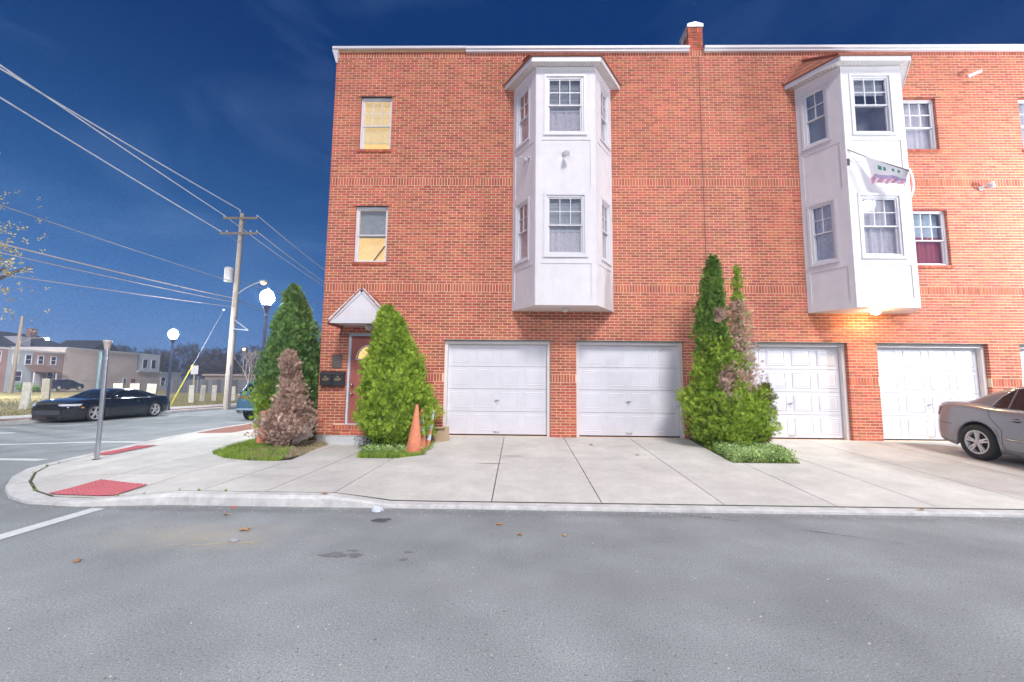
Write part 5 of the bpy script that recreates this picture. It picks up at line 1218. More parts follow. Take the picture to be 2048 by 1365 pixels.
# ------------------------------------------------------------------ far buildings on the west side, facing +X
FXp = -67.
def far_building(name, lab, y0, y1, h, c, wins, depth=9., roof=None, extra=None, doors=()):
    t = thing(name, lab, 'building', (FXp, (y0 + y1) / 2, 0)); off = tuple(t.location)
    m = mat('wall_' + str(c), c, .9, var=.08, scale=.8, bump=.2, bscale=12)
    MB().box(FXp - depth, y0, -.3, FXp, y1, h).build('wall', m, t, off)
    MB().box(FXp - depth - .1, y0 - .0, h + .003, FXp + .22, y1 + .0, h + .22).build('cornice', mat('far_trim', (.55, .54, .56), .7), t, off)
    for (a, b, z0, z1) in wins:
        q = MB(); x = FXp
        q.box(x, a - .09, z0 - .09, x + .07, b + .09, z0); q.box(x, a - .09, z1, x + .07, b + .09, z1 + .09); q.box(x, a - .09, z0, x + .07, a, z1); q.box(x, b, z0, x + .07, b + .09, z1); q.box(x + .01, a, (z0 + z1) / 2 - .03, x + .05, b, (z0 + z1) / 2 + .03)
        w_ = q.build('window', M_vinyl, t, off); MB().box(x + .002, a, z0, x + .02, b, z1).build('pane', mat('far_pane', (.05, .05, .09), .15), w_, off)
    for (a, b, z0, z1, cc) in doors: MB().box(FXp + .002, a, z0, FXp + .06, b, z1).build('door', mat('fdoor' + str(cc), cc, .6), t, off)
    return t, off
far_building('row_house', 'pinkish row house at the left edge of the picture', 48, 55.2, 5.55, (.36, .22, .20), [(54.0 - .8, 54.4, 3.9, 5.2), (49.5, 50.7, 3.9, 5.2), (53.2, 54.4, 1.2, 2.8)])
t, off = far_building('row_house', 'pale blue grey row house with a brown porch roof', 55.25, 58.2, 5.5, (.40, .44, .48), [(55.85, 56.4, 3.75, 4.95), (57.3, 57.95, 3.75, 4.95), (56.0, 57.0, 1.4, 2.7)])
t, off = far_building('row_house', 'pinkish brown row house beside the beige building', 58.25, 62.2, 5.45, (.38, .27, .25), [(58.85, 59.45, 3.85, 4.9), (60.5, 61.1, 3.85, 4.9), (60.2, 60.9, 1.45, 2.7)], doors=[(58.5, 59.3, .4, 2.5, (.5, .5, .52))])
q = MB(); q.add([(FXp + .02, 57.3, 3.6), (FXp + .02, 59.9, 3.6), (FXp + 1.6, 60.3, 2.75), (FXp + 1.6, 57.1, 2.75), (FXp + .02, 57.3, 3.5), (FXp + .02, 59.9, 3.5), (FXp + 1.6, 60.3, 2.62), (FXp + 1.6, 57.1, 2.62)], [(0, 3, 2, 1), (4, 5, 6, 7), (3, 7, 6, 2), (0, 4, 7, 3), (1, 2, 6, 5)]); q.build('porch_roof', mat('brown_shingle', (.20, .12, .09), .9), t, off)
for yy in (57.3, 60.1): MB().box(FXp + 1.4, yy - .06, 0, FXp + 1.52, yy + .06, 2.7).build('porch_post', M_vinyl, t, off)
MB().box(FXp, 57.2, 0, FXp + 1.5, 60.2, .35).build('porch_floor', M_found, t, off)
t, off = far_building('beige_building', 'long blank beige building with small windows and a red door', 62.3, 74.5, 6.25, (.62, .52, .46), [(72.1, 72.6, 1.2, 1.95)], doors=[(73.5, 74.3, .1, 1.9, (.30, .05, .06))])
t, off = far_building('beige_wing', 'lower beige wing below the white upper storey', 74.55, 79.3, 3.2, (.60, .50, .44), [])
t, off = far_building('white_building', 'white upper storey with two windows beside the beige building', 79.35, 84.5, 3.1, (.60, .62, .64), [(79.8, 80.8, .8, 2.3)])
t, off = thing('upper_storey', 'white painted upper block with two windows above the beige wing', 'building', (FXp, 77, 3.2)), (FXp, 77, 3.2)
MB().box(FXp - 7, 74.6, 3.45, FXp - .1, 79.3, 6.5).build('wall', mat('upper_white', (.58, .62, .66), .8), t, off)
for a, b in ((75.7, 76.6), (77.5, 78.4)):
    q = MB(); ring(q, a - .08, b + .08, 3.85, 5.5, .08, 0, .06); q.v = [(FXp - .1 + y_2, x_2, z_2) for x_2, y_2, z_2 in q.v]; w_ = q.build('window', M_vinyl, t, off); MB().box(FXp - .098, a, 3.93, FXp - .08, b, 5.42).build('pane', mat('far_pane', (.05, .05, .09), .15), w_, off)
# roofs beyond
t = thing('house_behind', 'dark hipped roof house with dormer behind the row houses', 'building', (-80, 66, 0))
q = MB(); q.box(-5, -7, 0, 5, 7, 6); q.build('wall', mat('dusk_wall', (.12, .11, .14), .9), t)
q = MB(); q.add([(-5.4, -7.4, 6), (5.4, -7.4, 6), (5.4, 7.4, 6), (-5.4, 7.4, 6), (0, -3, 9.0), (0, 3.5, 9.0)], [(0, 1, 4), (1, 2, 5, 4), (2, 3, 5), (3, 0, 4, 5), (0, 3, 2, 1)]); q.build('roof', mat('dark_slate', (.035, .035, .05), .8), t)
MB().box(1.5, -2.2, 6.6, 4., -.6, 8.2).build('dormer', mat('dormer_pale', (.35, .34, .38), .8), t); MB().box(.4, 1.6, 8.2, 1.2, 2.6, 9.9).build('chimney', mat('chimney_brick', (.25, .15, .13), .9), t)
t = thing('gabled_house', 'gabled roof house beyond the beige building', 'building', (-82, 80, 0))
MB().box(-4, -3.4, 0, 4, 3.4, 6.8).build('wall', MT['dusk_wall'], t); q = MB(); q.add([(4, -3.6, 6.8), (4, 3.6, 6.8), (4, 0, 9.2), (-4, -3.6, 6.8), (-4, 3.6, 6.8), (-4, 0, 9.2)], [(0, 1, 2), (3, 5, 4), (0, 2, 5, 3), (1, 4, 5, 2)]); q.build('roof', MT['dark_slate'], t)
# far pole with arm at left
t = thing('far_utility_pole', 'distant wooden pole with lamp arm at the left edge', 'utility pole', (-58.5, 48.9, 0))
MB().tube([(0, 0, 0), (.1, .2, 9.0)], [.22, .14], 8).build('pole', M_wood, t); MB().tube([(0, 0, 5.6), (.4, 1., 6.5), (.8, 2.1, 6.7)], .05, 6).build('lamp_arm', M_galv, t); q = MB(); q.sphere((.9, 2.4, 6.7), .28, 8, sx=.8, sz=.3); q.build('lamp_head', M_galv, t); q = MB(); q.sphere((.9, 2.4, 6.55), .16, 10, sz=.7); q.build('lamp_bulb', mat('far_bulb_added_glow', (.9, .9, .9), .4, emit=(1, .93, .82), es=1800), t)  # bulb glow added to brighten the row houses
t = thing('distant_lamp', 'tiny orange lamp on a pole above the bare tree', 'street lamp', (-45.3, 70, 0)); MB().tube([(0, 0, 0), (0, 0, 6.9)], .07, 6).build('pole', M_wood, t); q = MB(); q.sphere((0, -.1, 6.95), .17, 10); q.build('lamp_bulb', mat('far_sodium', (1, .6, .2), .4, emit=(1, .5, .15), es=25), t)
t = thing('hydrant_house', 'low dark shed beyond the lawn behind the utility pole', 'building', (-44, 75, 0)); t.name = 'shed'
MB().box(-9, -3, 0, 4, 3, 2.6).build('wall', mat('shed_wall', (.22, .17, .15), .9), t); MB().box(-9.3, -3.3, 2.603, 4.3, 3.3, 2.9).build('roof', mat('shed_roof', (.30, .24, .22), .9), t)
# treelines and trees
M_dist = leafmat('distant_twigs', (.07, .055, .065), (.13, .10, .11), .4)
def clump(name, lab, cat, cx_, cy_, rx_, ry_, h, n, size, m, kind=None, z0=.3):
    P = []
    t = thing(name, lab, cat, (cx_, cy_, 0)); 
    while len(P) < n:
        x, y, z = rng.uniform(-1, 1, 3)
        if x * x + y * y + z * z > 1: continue
        if noise.noise(Vector((x * 2 + cx_, y * 2, z * 2.5))) < -.22: continue
        P.append((x * rx_, y * ry_, z0 + (z + 1) / 2 * h))
    P = np.array(P); O = P / (np.linalg.norm(P, axis=1)[:, None] + 1e-6)
    tag(scatter('crown', P, O, size, 'twig' if 'bare' in name or size > .5 else 'arb', m, t, .8, .7), kind='stuff')
    MB().tube([(0, 0, -.1), (0, 0, z0 + h * .6)], [.2, .08], 8).build('trunk', M_branch, t); return t
for k in range(10):
    x = -92 + k * 5.2; y = 98 + 3 * math.sin(k * 2.1); h = [9, 7.5, 8.5, 10, 9, 8, 9.5, 11, 9, 8][k]
    labs = ['left of the street lamp', 'behind the white building', 'behind the shed', 'left of the utility pole', 'behind the utility pole', 'beside the utility pole foot', 'behind the bare tree', 'above the parked utility vehicle', 'behind the tall cedar, left', 'behind the tall cedar, right']
    clump('distant_tree', 'dim distant tree ' + labs[k], 'tree', x, y, 4.6, 3.5, h, 1500, .9, M_dist)
def bare_tree(name, lab, loc, h, m, seed, depth=6, spread=.45):
    rn = random.Random(seed); t = thing(name, lab, 'tree', loc); tr = MB(); br = MB()
    def grow(p, d, L, r_, k):
        q = p + d * L; (tr if k == 0 else br).tube([p, (p + q) / 2 + Vector((rn.uniform(-.04, .04) * L, 0, 0)), q], [r_, r_ * .85, r_ * .7], 5, caps=False)
        if k >= depth: return
        for _ in range(2 if k else 4):
            nd = (d + Vector((rn.uniform(-1, 1), rn.uniform(-1, 1), rn.uniform(-.1, .6))) * spread).normalized(); grow(q, nd, L * rn.uniform(.68, .85), r_ * .66, k + 1)
    grow(Vector((0, 0, -.1)), Vector((0, 0, 1)), h * .24, h * .022, 0); tr.build('trunk', m, t); tag(br.build('branches', m, t), kind='stuff'); return t
bare_tree('bare_tree', 'pale bare tree behind the parked blue utility vehicle', (-28.4, 45, 0), 5.6, mat('pale_bark', (.40, .33, .30), .8), 5, 7)
M_aut = leafmat('autumn_leaf', (.60, .50, .18), (.80, .68, .28), .3)
t = bare_tree('autumn_tree', 'yellow leaved tree at the left edge of the picture', (-30.0, 20.6, 0), 10.5, M_branch, 11, 5)
P = rng.normal(0, 1, (2600, 3)) * np.array([1.25, 1.4, 1.5]) + np.array([0, 0, 8.2]); tag(scatter('crown', P, rng.normal(0, 1, P.shape), .24, 'leaf', M_aut, t), kind='stuff')
for x, y, s_ in ((-65.5, 56.2, .8), (-65.2, 57.0, .6)):
    clump('porch_shrub', 'small green shrub in front of the pale blue row house, ' + ('taller' if s_ > .7 else 'lower') + ' one', 'shrub', x, y, s_, s_, s_ * 1.2, 500, .25, M_arbd, z0=0)
# sparse lawn grass near
blades('lawn_grass', [(kfar(y) - 2.8 - random.random() ** 1.5 * 22, y, 0) for y in (random.uniform(13, 60) for _ in range(26000))], leafmat('lawn_blades', (.20, .20, .07), (.34, .29, .12), .35), .10, 'short yellow green grass of the lawn across the side street', .014)

# ------------------------------------------------------------------ cars
def pchip(xs, ys, x):
    xs = np.array(xs, float); ys = np.array(ys, float); h = np.diff(xs); d = np.diff(ys) / h; m = np.zeros(len(xs))
    for i in range(1, len(xs) - 1):
        if d[i - 1] * d[i] > 0: m[i] = 2 * d[i - 1] * d[i] / (d[i - 1] + d[i])
    m[0], m[-1] = d[0], d[-1]
    i = int(min(max(np.searchsorted(xs, x) - 1, 0), len(xs) - 2)); t = min(max((x - xs[i]) / h[i], 0), 1); hh = h[i]
    return (2 * t ** 3 - 3 * t ** 2 + 1) * ys[i] + (t ** 3 - 2 * t ** 2 + t) * hh * m[i] + (-2 * t ** 3 + 3 * t ** 2) * ys[i + 1] + (t ** 3 - t ** 2) * hh * m[i + 1]
M_cglass = mat('car_glass', (.015, .018, .022), .04, coat=.5); M_tyre = mat('tyre', (.035, .035, .037), .85, bump=.3); M_rim = mat('alloy_rim', (.66, .64, .63), .35, metal=.25); M_plast = mat('black_plastic', (.02, .02, .022), .5)
M_tail = mat('tail_red', (.45, .02, .03), .2, coat=.5); M_head = mat('head_lens', (.62, .66, .70), .1, coat=.6); M_amber = mat('amber', (.8, .35, .03), .3)
class Car:
    def __init__(s, name, label, loc, rz, paint, P, tilt=0, group=None):
        s.t = thing(name, label, 'car', loc, rz, group); s.t.rotation_euler = (0, tilt, rz); s.P = P; s.paint = paint
        s.deck = lambda x: pchip(*P['deck'], x); s.hw = lambda x: pchip(*P['hw'], x); s.low = lambda x: pchip(*P['low'], x); s.sh = lambda x: min(pchip(*P['sh'], x), s.deck(x) - .03); s.roof = lambda x: pchip(*P['roof'], x)
        s.body(); s.green(); s.wheels()
    def side_y(s, x, z): zm = .52; return max(.02, s.hw(x) - .20 * max(0, z - zm) ** 1.6 * 1.0 - .16 * max(0, zm - z) ** 1.5)
    def body(s):
        P = s.P; x0, x1 = P['deck'][0][0], P['deck'][0][-1]; n = 130; X = []
        for i in range(n + 1): u = i / n; c = .5 - .5 * math.cos(math.pi * u); X.append(x0 + (x1 - x0) * (.55 * c + .45 * u))
        Rr = P['arch']; V = []; K = None
        for x in X:
            zl = s.low(x)
            for xa in P['axle']:
                d = abs(x - xa)
                if d < Rr: zl = max(zl, P['wr'] + math.sqrt(Rr * Rr - d * d) * (1.0))
            zs_, zd = s.sh(x), s.deck(x); zl = min(zl, zs_ - .03); row = [(0, zl + .06)]
            near = any(abs(x - xa) < Rr + .05 for xa in P['axle']); fl_ = .012 if near else 0
            row.append((max(.01, s.side_y(x, zl) - .09), zl + .05)); row.append((s.side_y(x, zl) - .012 + fl_, zl))
            for k in range(1, 8): z = zl + (zs_ - zl) * k / 8; row.append((s.side_y(x, z) + fl_ * max(0, 1 - k / 3), z))
            ys_ = s.side_y(x, zs_); row += [(ys_ - .008, zs_), (ys_ - .03, zs_ + (zd - zs_) * .45), (max(ys_ - .10, ys_ * .85), zs_ + (zd - zs_) * .75)]
            for k in (.7, .45, .2, 0): row.append((ys_ * k, zd - (zd - zs_) * .25 * (k / .85) ** 2))
            K = len(row); V.append([(x, y, z) for y, z in row])
        for sg, nm in ((1, 'body'),):
            mb = MB(); vv = []
            for row in V: vv += [(p[0], -p[1], p[2]) for p in row] + [(p[0], p[1], p[2]) for p in reversed(row[:-1])]
            m = 2 * K - 1; F = []
            for i in range(len(V) - 1):
                for j in range(m - 1): F.append((i * m + j, i * m + j + 1, (i + 1) * m + j + 1, (i + 1) * m + j))
            mb.add(vv, F, 0, True); mb.add(vv[:m], [tuple(range(m))]); mb.add(vv[-m:], [tuple(reversed(range(m)))])
            s.bodyo = mb.build('body', s.paint, s.t)
        x0_, x1_ = P['axle'][0] - .45, P['axle'][1] + .45; MB().box(x0_ - .1, -.62, .20, x1_ + .1, .62, .55).build('underbody', M_plast, s.t)
    def zt(s, x, y): P = s.P; return s.roof(x) - P.get('crown', .05) * (abs(y) / (P['gw'])) ** 2.5
    def gy(s, x, z): P = s.P; return P['gw'] * pchip([P['roof'][0][0], P['roof'][0][0] + .5, P['roof'][0][-1] - .7, P['roof'][0][-1]], P.get('gplan', [.86, .97, 1., .92]), x) - P['tum'] * max(0, z - P['belt'])
    def green(s):
        P = s.P; a, b = P['roof'][0][0], P['roof'][0][-1]; n = 60; V = []
        for i in range(n + 1):
            x = a + (b - a) * i / n; zr = s.roof(x); zb = min(P['belt'] - .06, zr - .02); row = []
            rc = min(.10, (zr - zb) * .5)
            for k in range(6): z = zb + (zr - rc - zb) * k / 5; row.append((s.gy(x, z), z))
            ye = s.gy(x, zr - rc)
            for ang in (30, 60, 85): row.append((ye - rc * .9 * (1 - math.cos(R(ang))), zr - rc + rc * math.sin(R(ang)) * .82))
            for k in (.6, .3, 0): row.append((ye * k * .85, zr - .018 * k))
            V.append([(x, y, z) for y, z in row])
        K = len(V[0]); vv = []
        for row in V: vv += [(p[0], -p[1], p[2]) for p in row] + [(p[0], p[1], p[2]) for p in reversed(row[:-1])]
        m = 2 * K - 1; F = [(i * m + j, i * m + j + 1, (i + 1) * m + j + 1, (i + 1) * m + j) for i in range(n) for j in range(m - 1)]
        MB().add(vv, F, 0, True).build('roof', s.paint, s.t)
        for nm, (xa, xb) in (('rear_window', P['rearw']), ('windshield', P['frontw'])):
            V = []; nx, ny = 10, 14
            for i in range(nx + 1):
                x = xa + (xb - xa) * i / nx; yw = (s.gy(x, s.roof(x)) - .11)
                for j in range(ny + 1): y = -yw + 2 * yw * j / ny; V.append((x + (.004 if nm == 'windshield' else -.004), y, s.roof(x) - .018 * min(1, abs(y) / (.6 * P['gw'])) + .009))
            MB().add(V, [(i * (ny + 1) + j, (i + 1) * (ny + 1) + j, (i + 1) * (ny + 1) + j + 1, i * (ny + 1) + j + 1) for i in range(nx) for j in range(ny)], 0, True).build(nm, M_cglass, s.t)
        for poly in P['sidew']:
            dense = []
            for i in range(len(poly)):
                p, q = poly[i], poly[(i + 1) % len(poly)]
                for k in range(4): dense.append((p[0] + (q[0] - p[0]) * k / 4, p[1] + (q[1] - p[1]) * k / 4))
            for sg in (-1, 1):
                V = [(x, sg * (s.gy(x, z) + .007), z) for x, z in dense]
                F = tessellate_polygon([[Vector((x, 0, z)) for x, z in dense]]); MB().add(V, [tuple(f) for f in F], 0, False).build('side_window', M_cglass, s.t)
        if P.get('chrome'):
            for sg in (-1, 1):
                pts = [(x, sg * (s.gy(x, z) + .012), z) for x, z in P['chrome']]; MB().tube(pts, .011, 6).build('window_trim', P.get('chromem', M_chrome), s.t)
    def wheels(s):
        P = s.P; R_ = P['wr']; ri_ = P['rim']
        tp = MB(); W = .105; tp.lathe([(ri_, -W * .8), (ri_ + .02, -W), (R_ - .03, -W), (R_ - .004, -W * .75), (R_, -W * .3), (R_, W * .3), (R_ - .004, W * .75), (R_ - .03, W), (ri_ + .02, W), (ri_, W * .8)], 40, axis='y')
        first = None
        for xa in P['axle']:
            for sg in (-1, 1):
                if first is None:
                    w_ = tp.build('wheel', M_tyre, s.t)
                    rm = MB(); rm.lathe([(ri_ + .004, -W * .86), (ri_ - .015, -W * .90), (ri_ - .03, -W * .6), (ri_ - .035, W * .6)], 40, axis='y')
                    for k in range(5):
                        for da in (-.16, .16):
                            a = 2 * math.pi * k / 5 + math.pi / 2; a1 = a + da * .9; a0 = a + da * 1.3
                            rm.bar((.05 * math.cos(a0), -W * .72, .05 * math.sin(a0)), ((ri_ - .015) * math.cos(a1), -W * .80, (ri_ - .015) * math.sin(a1)), .030, .028)
                    rm.lathe([(.001, -W * .86), (.045, -W * .84), (.06, -W * .7), (.062, -W * .3)], 16, axis='y'); r_o = rm.build('rim', M_rim, w_)
                    MB().lathe([(.001, -W * .2), (ri_ - .03, -W * .2)], 30, axis='y').build('dark_backing_disc', M_dark, w_); first = w_  # plain dark disc added to back the spokes
                else:
                    w_ = copy_tree(first, s.t)
                w_.location = (xa, sg * (P['track']), R_); w_.rotation_euler = (0, 0, 0 if sg < 0 else math.pi)
    def xend(s, y, front, z=.5):
        P = s.P; a, b = P['deck'][0][0], P['deck'][0][-1]; y = abs(y)
        xe_ = b if front else a; xi = b - .9 if front else a + .9
        if s.side_y(xe_, z) >= y: return xe_
        for _ in range(30):
            xm = (xe_ + xi) / 2
            if s.side_y(xm, z) >= y: xi = xm
            else: xe_ = xm
        return xi
    def end_patch(s, nm, m, y0, y1, z0, z1, front, off=.008, top=None, ny=14, nz=5, dx=None):
        V = []; sg = 1 if front else -1
        for i in range(ny + 1):
            y = y0 + (y1 - y0) * i / ny
            for j in range(nz + 1):
                za, zb = (z0, z1) if top is None else top(i / ny); z = za + (zb - za) * j / nz; x = s.xend(y, front, z); V.append((x + sg * off, y + math.copysign(off * .8, y) * (1 if abs(y) > .5 else 0), z))
        o = MB().add(V, [(i * (nz + 1) + j, (i + 1) * (nz + 1) + j, (i + 1) * (nz + 1) + j + 1, i * (nz + 1) + j + 1) for i in range(ny) for j in range(nz)], 0, True).build(nm, m, s.t)
        return o
    def side_line(s, pts, nm='panel_gap', m=None, r_=.004, sides=(-1, 1), off=.001):
        for sg in sides:
            P3 = []
            for a, b in zip(pts, pts[1:]):
                for k in range(5): x = a[0] + (b[0] - a[0]) * k / 5; z = a[1] + (b[1] - a[1]) * k / 5; P3.append((x, sg * (s.side_y(x, z) + off), z))
            x, z = pts[-1]; P3.append((x, sg * (s.side_y(x, z) + off), z)); MB().tube(P3, r_, 5).build(nm, m or M_plast, s.t)
    def handle(s, x, z):
        for sg in (-1, 1):
            y = s.side_y(x, z); q = MB(); q.tube([(x - .10, sg * y, z), (x - .07, sg * (y + .03), z + .005), (x + .07, sg * (y + .03), z + .01), (x + .10, sg * y, z + .01)], .013, 8); q.build('door_handle', s.paint, s.t)
            q = MB(); q.sphere((x, sg * (y + .001), z), .05, 12, sx=1.5, sy=.12, sz=.75); q.build('handle_recess', M_plast, s.t)
    def mirror(s, x, z):
        for sg in (-1, 1): q = MB(); y = s.gy(x, z); q.sphere((x, sg * (y + .14), z + .04), .1, 12, sx=.7, sy=1.05, sz=.75); q.bar((x, sg * (y - .02), z - .02), (x, sg * (y + .1), z + .02), .05, .03); q.build('mirror', s.paint, s.t)

# silver grey saloon backed up to the right garage door, local +x = forward
M_sil = mat('silver_grey_paint', (.25, .26, .29), .3, metal=.25, coat=.9, var=.05, scale=3)
P = dict(axle=(-1.27, 1.31), wr=.325, arch=.375, rim=.215, track=.80, gw=.80, belt=.93, tum=.36, crown=.05,
         deck=([-2.22, -2.15, -2.02, -1.8, -1.4, -1.0, .9, 1.3, 1.8, 2.1, 2.26, 2.33], [.92, 1.01, 1.055, 1.065, 1.06, 1.02, 1.0, .97, .87, .76, .62, .52]),
         sh=([-2.22, -2.05, -1.7, -1.0, .9, 1.6, 2.33], [.86, .93, .95, .94, .92, .84, .46]),
         low=([-2.22, -2.12, -1.9, -1.6, 0, 1.7, 2.1, 2.33], [.50, .34, .24, .20, .19, .20, .22, .30]),
         hw=([-2.22, -2.19, -2.12, -2.0, -1.75, -1.2, 0, 1.2, 1.7, 2.0, 2.2, 2.33], [.56, .68, .78, .845, .875, .89, .895, .885, .855, .79, .66, .40]),
         roof=([-1.72, -1.45, -1.1, -.8, -.4, .0, .35, .7, 1.05, 1.30], [1.05, 1.15, 1.31, 1.405, 1.46, 1.47, 1.445, 1.35, 1.15, .98]),
         rearw=(-1.58, -.92), frontw=(.50, 1.18),
         sidew=[[(-1.08, .965), (-.86, .955), (-.80, 1.33), (-.96, 1.20)], [(-.82, .955), (-.04, .94), (-.04, 1.375), (-.55, 1.385), (-.76, 1.345)], [(.04, .94), (.86, .935), (.60, 1.20), (.40, 1.33), (.04, 1.37)]],
         chrome=[(-1.12, .955), (-1.09, 1.03), (-.98, 1.20), (-.80, 1.345), (-.55, 1.40), (.1, 1.395), (.42, 1.345), (.62, 1.21), (.90, .93), (-.1, .93), (-1.12, .955)])
jz = (gz(9.5, 8.38) + gz(9.5, 5.80)) / 2; jt = math.atan2(gz(9.5, 8.38) - gz(9.5, 5.8), 2.58)
j = Car('parked_car', 'silver grey saloon car parked nose out before the right garage', (9.47, 7.09, jz), R(-90), M_sil, P, tilt=jt)
j.side_line([(-1.10, .93), (-1.05, .80), (-.84, .60), (-.84, .35), (-.80, .28)]); j.side_line([(.0, .93), (.02, .6), (.0, .27)]); j.side_line([(.95, .93), (1.0, .75), (.92, .5), (.90, .27)]); j.side_line([(-.82, .27), (.9, .27)])
j.side_line([(-2.1, .62), (-1.75, .60)]); j.side_line([(-.80, .46), (.0, .44), (.9, .44)], 'side_moulding', M_sil, .018); j.handle(-.62, .80); j.handle(.26, .78); j.mirror(.82, .96)
for sg in (-1, 1): j.end_patch('tail_light', M_tail, sg * .50, sg * .80, .74, .92, False, .01)
j.end_patch('bumper_skirt', M_plast, -.7, .7, .44, .54, False, .006); j.end_patch('number_plate', M_vinyl, -.25, .25, .70, .82, False, .012)
for sg in (-1, 1): j.end_patch('headlight', M_head, sg * .45, sg * .80, .56, .68, True, .01)
j.end_patch('grille', M_plast, -.4, .4, .34, .55, True, .01)

# black coupe across the side street
M_blk = mat('black_paint', (.012, .013, .018), .16, coat=1.0, var=.05)
P = dict(axle=(-1.40, 1.41), wr=.345, arch=.385, rim=.255, track=.84, gw=.78, belt=.93, tum=.50, crown=.04,
         deck=([-2.33, -2.25, -2.1, -1.8, -1.4, -1.0, .7, 1.2, 1.8, 2.2, 2.38, 2.45], [.86, .97, 1.0, 1.0, .99, .96, .97, .955, .90, .80, .70, .60]),
         sh=([-2.33, -2.1, -1.5, -.8, .9, 1.6, 2.2, 2.45], [.80, .90, .93, .88, .88, .86, .74, .55]),
         low=([-2.33, -2.2, -1.9, -1.6, 0, 1.8, 2.25, 2.45], [.38, .28, .2, .17, .16, .15, .14, .16]),
         hw=([-2.33, -2.28, -2.15, -1.9, -1.4, -.6, .4, 1.3, 1.8, 2.15, 2.35, 2.45], [.66, .78, .88, .935, .955, .925, .925, .95, .93, .88, .74, .60]),
         roof=([-1.95, -1.6, -1.2, -.8, -.4, .0, .3, .6, .95, 1.15], [.99, 1.07, 1.20, 1.295, 1.34, 1.345, 1.31, 1.21, 1.04, .95]),
         rearw=(-1.75, -.85), frontw=(.35, 1.08),
         sidew=[[(-1.22, .96), (-.72, .93), (-.72, 1.21), (-1.0, 1.11)], [(-.66, .93), (.72, .925), (.42, 1.13), (.12, 1.245), (-.30, 1.26), (-.66, 1.225)]],
         chrome=[(-1.28, .96), (-1.0, 1.13), (-.66, 1.245), (-.30, 1.28), (.12, 1.265), (.44, 1.15), (.78, .92), (-.6, .92), (-1.28, .96)], gplan=[.80, .94, 1., .92])
ang = math.atan2(-2.81, -.10)
cA = Car('parked_car', 'black sports coupe parked across the side street', (-18.35, 19.15, -.15), ang, M_blk, P)
cA.side_line([(-.75, .9), (-.85, .6), (-.72, .3)]); cA.side_line([(.80, .9), (.85, .6), (.75, .28)]); cA.side_line([(-.72, .28), (.75, .28)]); cA.handle(-.5, .78); cA.mirror(.62, .95)
cA.side_line([(-1.0, .50), (.0, .42), (.95, .55)], 'side_crease', M_blk, .02)
for sg in (-1, 1):
    cA.end_patch('headlight', M_head, sg * .48, sg * .90, .66, .74, True, .012); cA.side_line([(1.90, .58), (1.98, .60)], 'side_marker', M_amber, .035, (sg,)); cA.end_patch('tail_light', M_tail, sg * .35, sg * .82, .74, .84, False, .01)
cA.end_patch('grille', mat('grille_dark', (.05, .06, .07), .3, metal=.5), -.6, .6, .30, .52, True, .012); cA.end_patch('grille', M_plast, -.45, .45, .60, .655, True, .012); cA.end_patch('bumper_bar', M_blk, -.7, .7, .53, .585, True, .02)
for z in (.34, .38, .42, .46): cA.end_patch('grille_slat', mat('slat_grey', (.35, .37, .4), .3, metal=.6), -.55, .55, z, z + .012, True, .018, nz=1)
cA.end_patch('splitter', M_plast, -.75, .75, .13, .17, True, .04, nz=1)

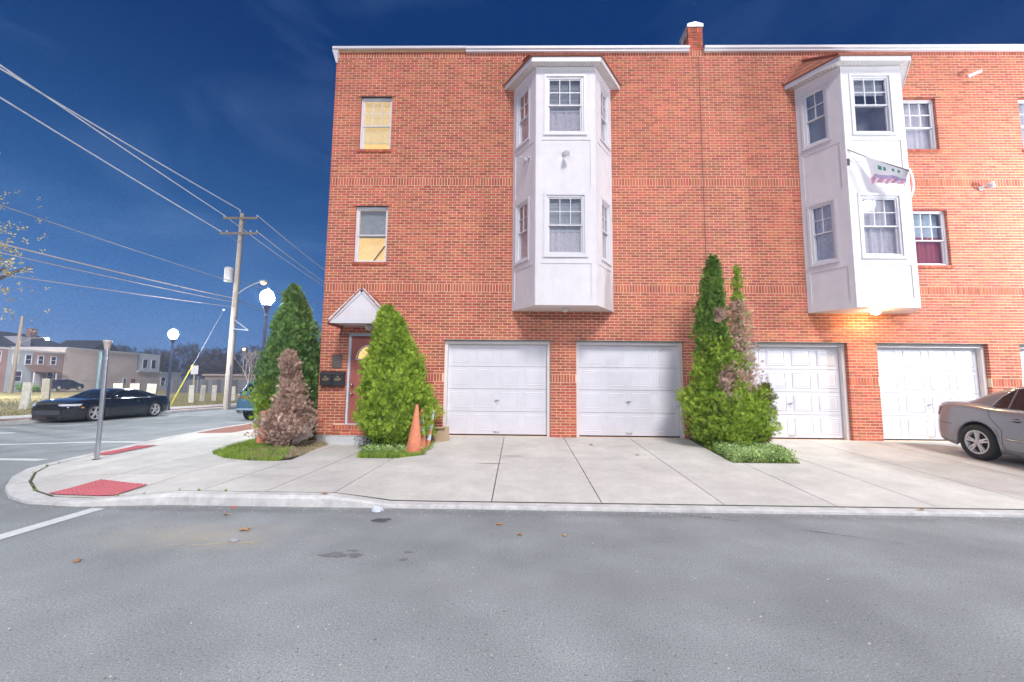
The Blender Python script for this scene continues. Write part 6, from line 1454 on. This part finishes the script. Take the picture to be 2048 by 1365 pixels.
# blue utility vehicle driving away on the near side
M_blu = mat('blue_paint', (.07, .16, .26), .22, metal=.3, coat=.9)
P = dict(axle=(-1.42, 1.45), wr=.37, arch=.42, rim=.25, track=.82, gw=.87, belt=1.08, tum=.28, crown=.05,
         deck=([-2.30, -2.22, -2.1, -1.6, .9, 1.3, 1.9, 2.3, 2.42], [1.10, 1.14, 1.15, 1.14, 1.13, 1.10, 1.04, .90, .75]), sh=([-2.30, -1.6, .9, 1.8, 2.42], [1.05, 1.05, 1.04, .98, .7]),
         low=([-2.30, -2.1, -1.8, 0, 1.8, 2.42], [.42, .33, .27, .24, .25, .34]), hw=([-2.30, -2.26, -2.15, -1.9, -1.2, 0, 1.2, 1.9, 2.25, 2.42], [.78, .88, .95, .975, .985, .985, .98, .94, .80, .60]),
         roof=([-2.22, -2.05, -1.85, -1.5, -.8, 0, .5, .9, 1.3, 1.5], [1.16, 1.36, 1.58, 1.665, 1.70, 1.69, 1.65, 1.50, 1.25, 1.12]), rearw=(-2.19, -1.90), frontw=(.65, 1.4),
         sidew=[[(-1.85, 1.15), (-1.15, 1.12), (-1.15, 1.52), (-1.70, 1.46)], [(-1.08, 1.12), (-.1, 1.11), (-.1, 1.55), (-1.08, 1.53)], [(0, 1.11), (1.05, 1.11), (.66, 1.45), (.4, 1.54), (0, 1.55)]], gplan=[.95, .98, 1., .92])
cB = Car('parked_car', 'blue utility vehicle standing in the side street behind the cedar', (-10.4, 19.45, -.04), R(90), M_blu, P)
cB.end_patch('light_bar', M_tail, -.92, .92, .93, .985, False, .012); cB.end_patch('number_plate', mat('plate', (.6, .62, .35), .5), -.2, .2, .74, .88, False, .015); cB.end_patch('bumper_skirt', mat('bumper_pale', (.25, .35, .42), .4), -.9, .9, .45, .52, False, .02)
cB.handle(-.8, .95); cB.handle(.3, .95); cB.mirror(.95, 1.12)
for yy in (-.6, .6): MB().tube([(-2.36, yy, .42), (-2.2, yy, .42)], .05, 10).build('exhaust_tip', M_chrome, cB.t)
# dark hatchback by the row houses
P = dict(axle=(-1.27, 1.31), wr=.31, arch=.36, rim=.20, track=.78, gw=.80, belt=.93, tum=.34,
         deck=([-2.1, -2.0, -1.6, .9, 1.5, 2.0, 2.2], [.85, .98, 1.0, .99, .93, .78, .6]), sh=([-2.1, -1.6, .9, 1.8, 2.2], [.8, .92, .9, .8, .55]), low=([-2.1, -1.7, 0, 1.8, 2.2], [.36, .22, .2, .22, .3]),
         hw=([-2.1, -2.04, -1.9, -1.2, 0, 1.2, 1.9, 2.1, 2.2], [.64, .76, .84, .87, .87, .87, .80, .68, .5]), roof=([-2.0, -1.8, -1.4, -.8, 0, .4, .8, 1.3], [1.0, 1.2, 1.38, 1.45, 1.46, 1.42, 1.27, 1.0]), rearw=(-1.95, -1.5), frontw=(.5, 1.2),
         sidew=[[(-1.5, .97), (-.1, .95), (-.1, 1.36), (-1.1, 1.33)], [(0, .95), (.9, .95), (.5, 1.28), (0, 1.36)]])
cC = Car('parked_car', 'dark hatchback parked in front of the row houses', (-62., 57.9, .25), R(88), mat('dark_violet_paint', (.02, .02, .045), .25, coat=.8), P)
for sg in (-1, 1): cC.end_patch('headlight', M_head, sg * .4, sg * .7, .6, .72, True, .01)
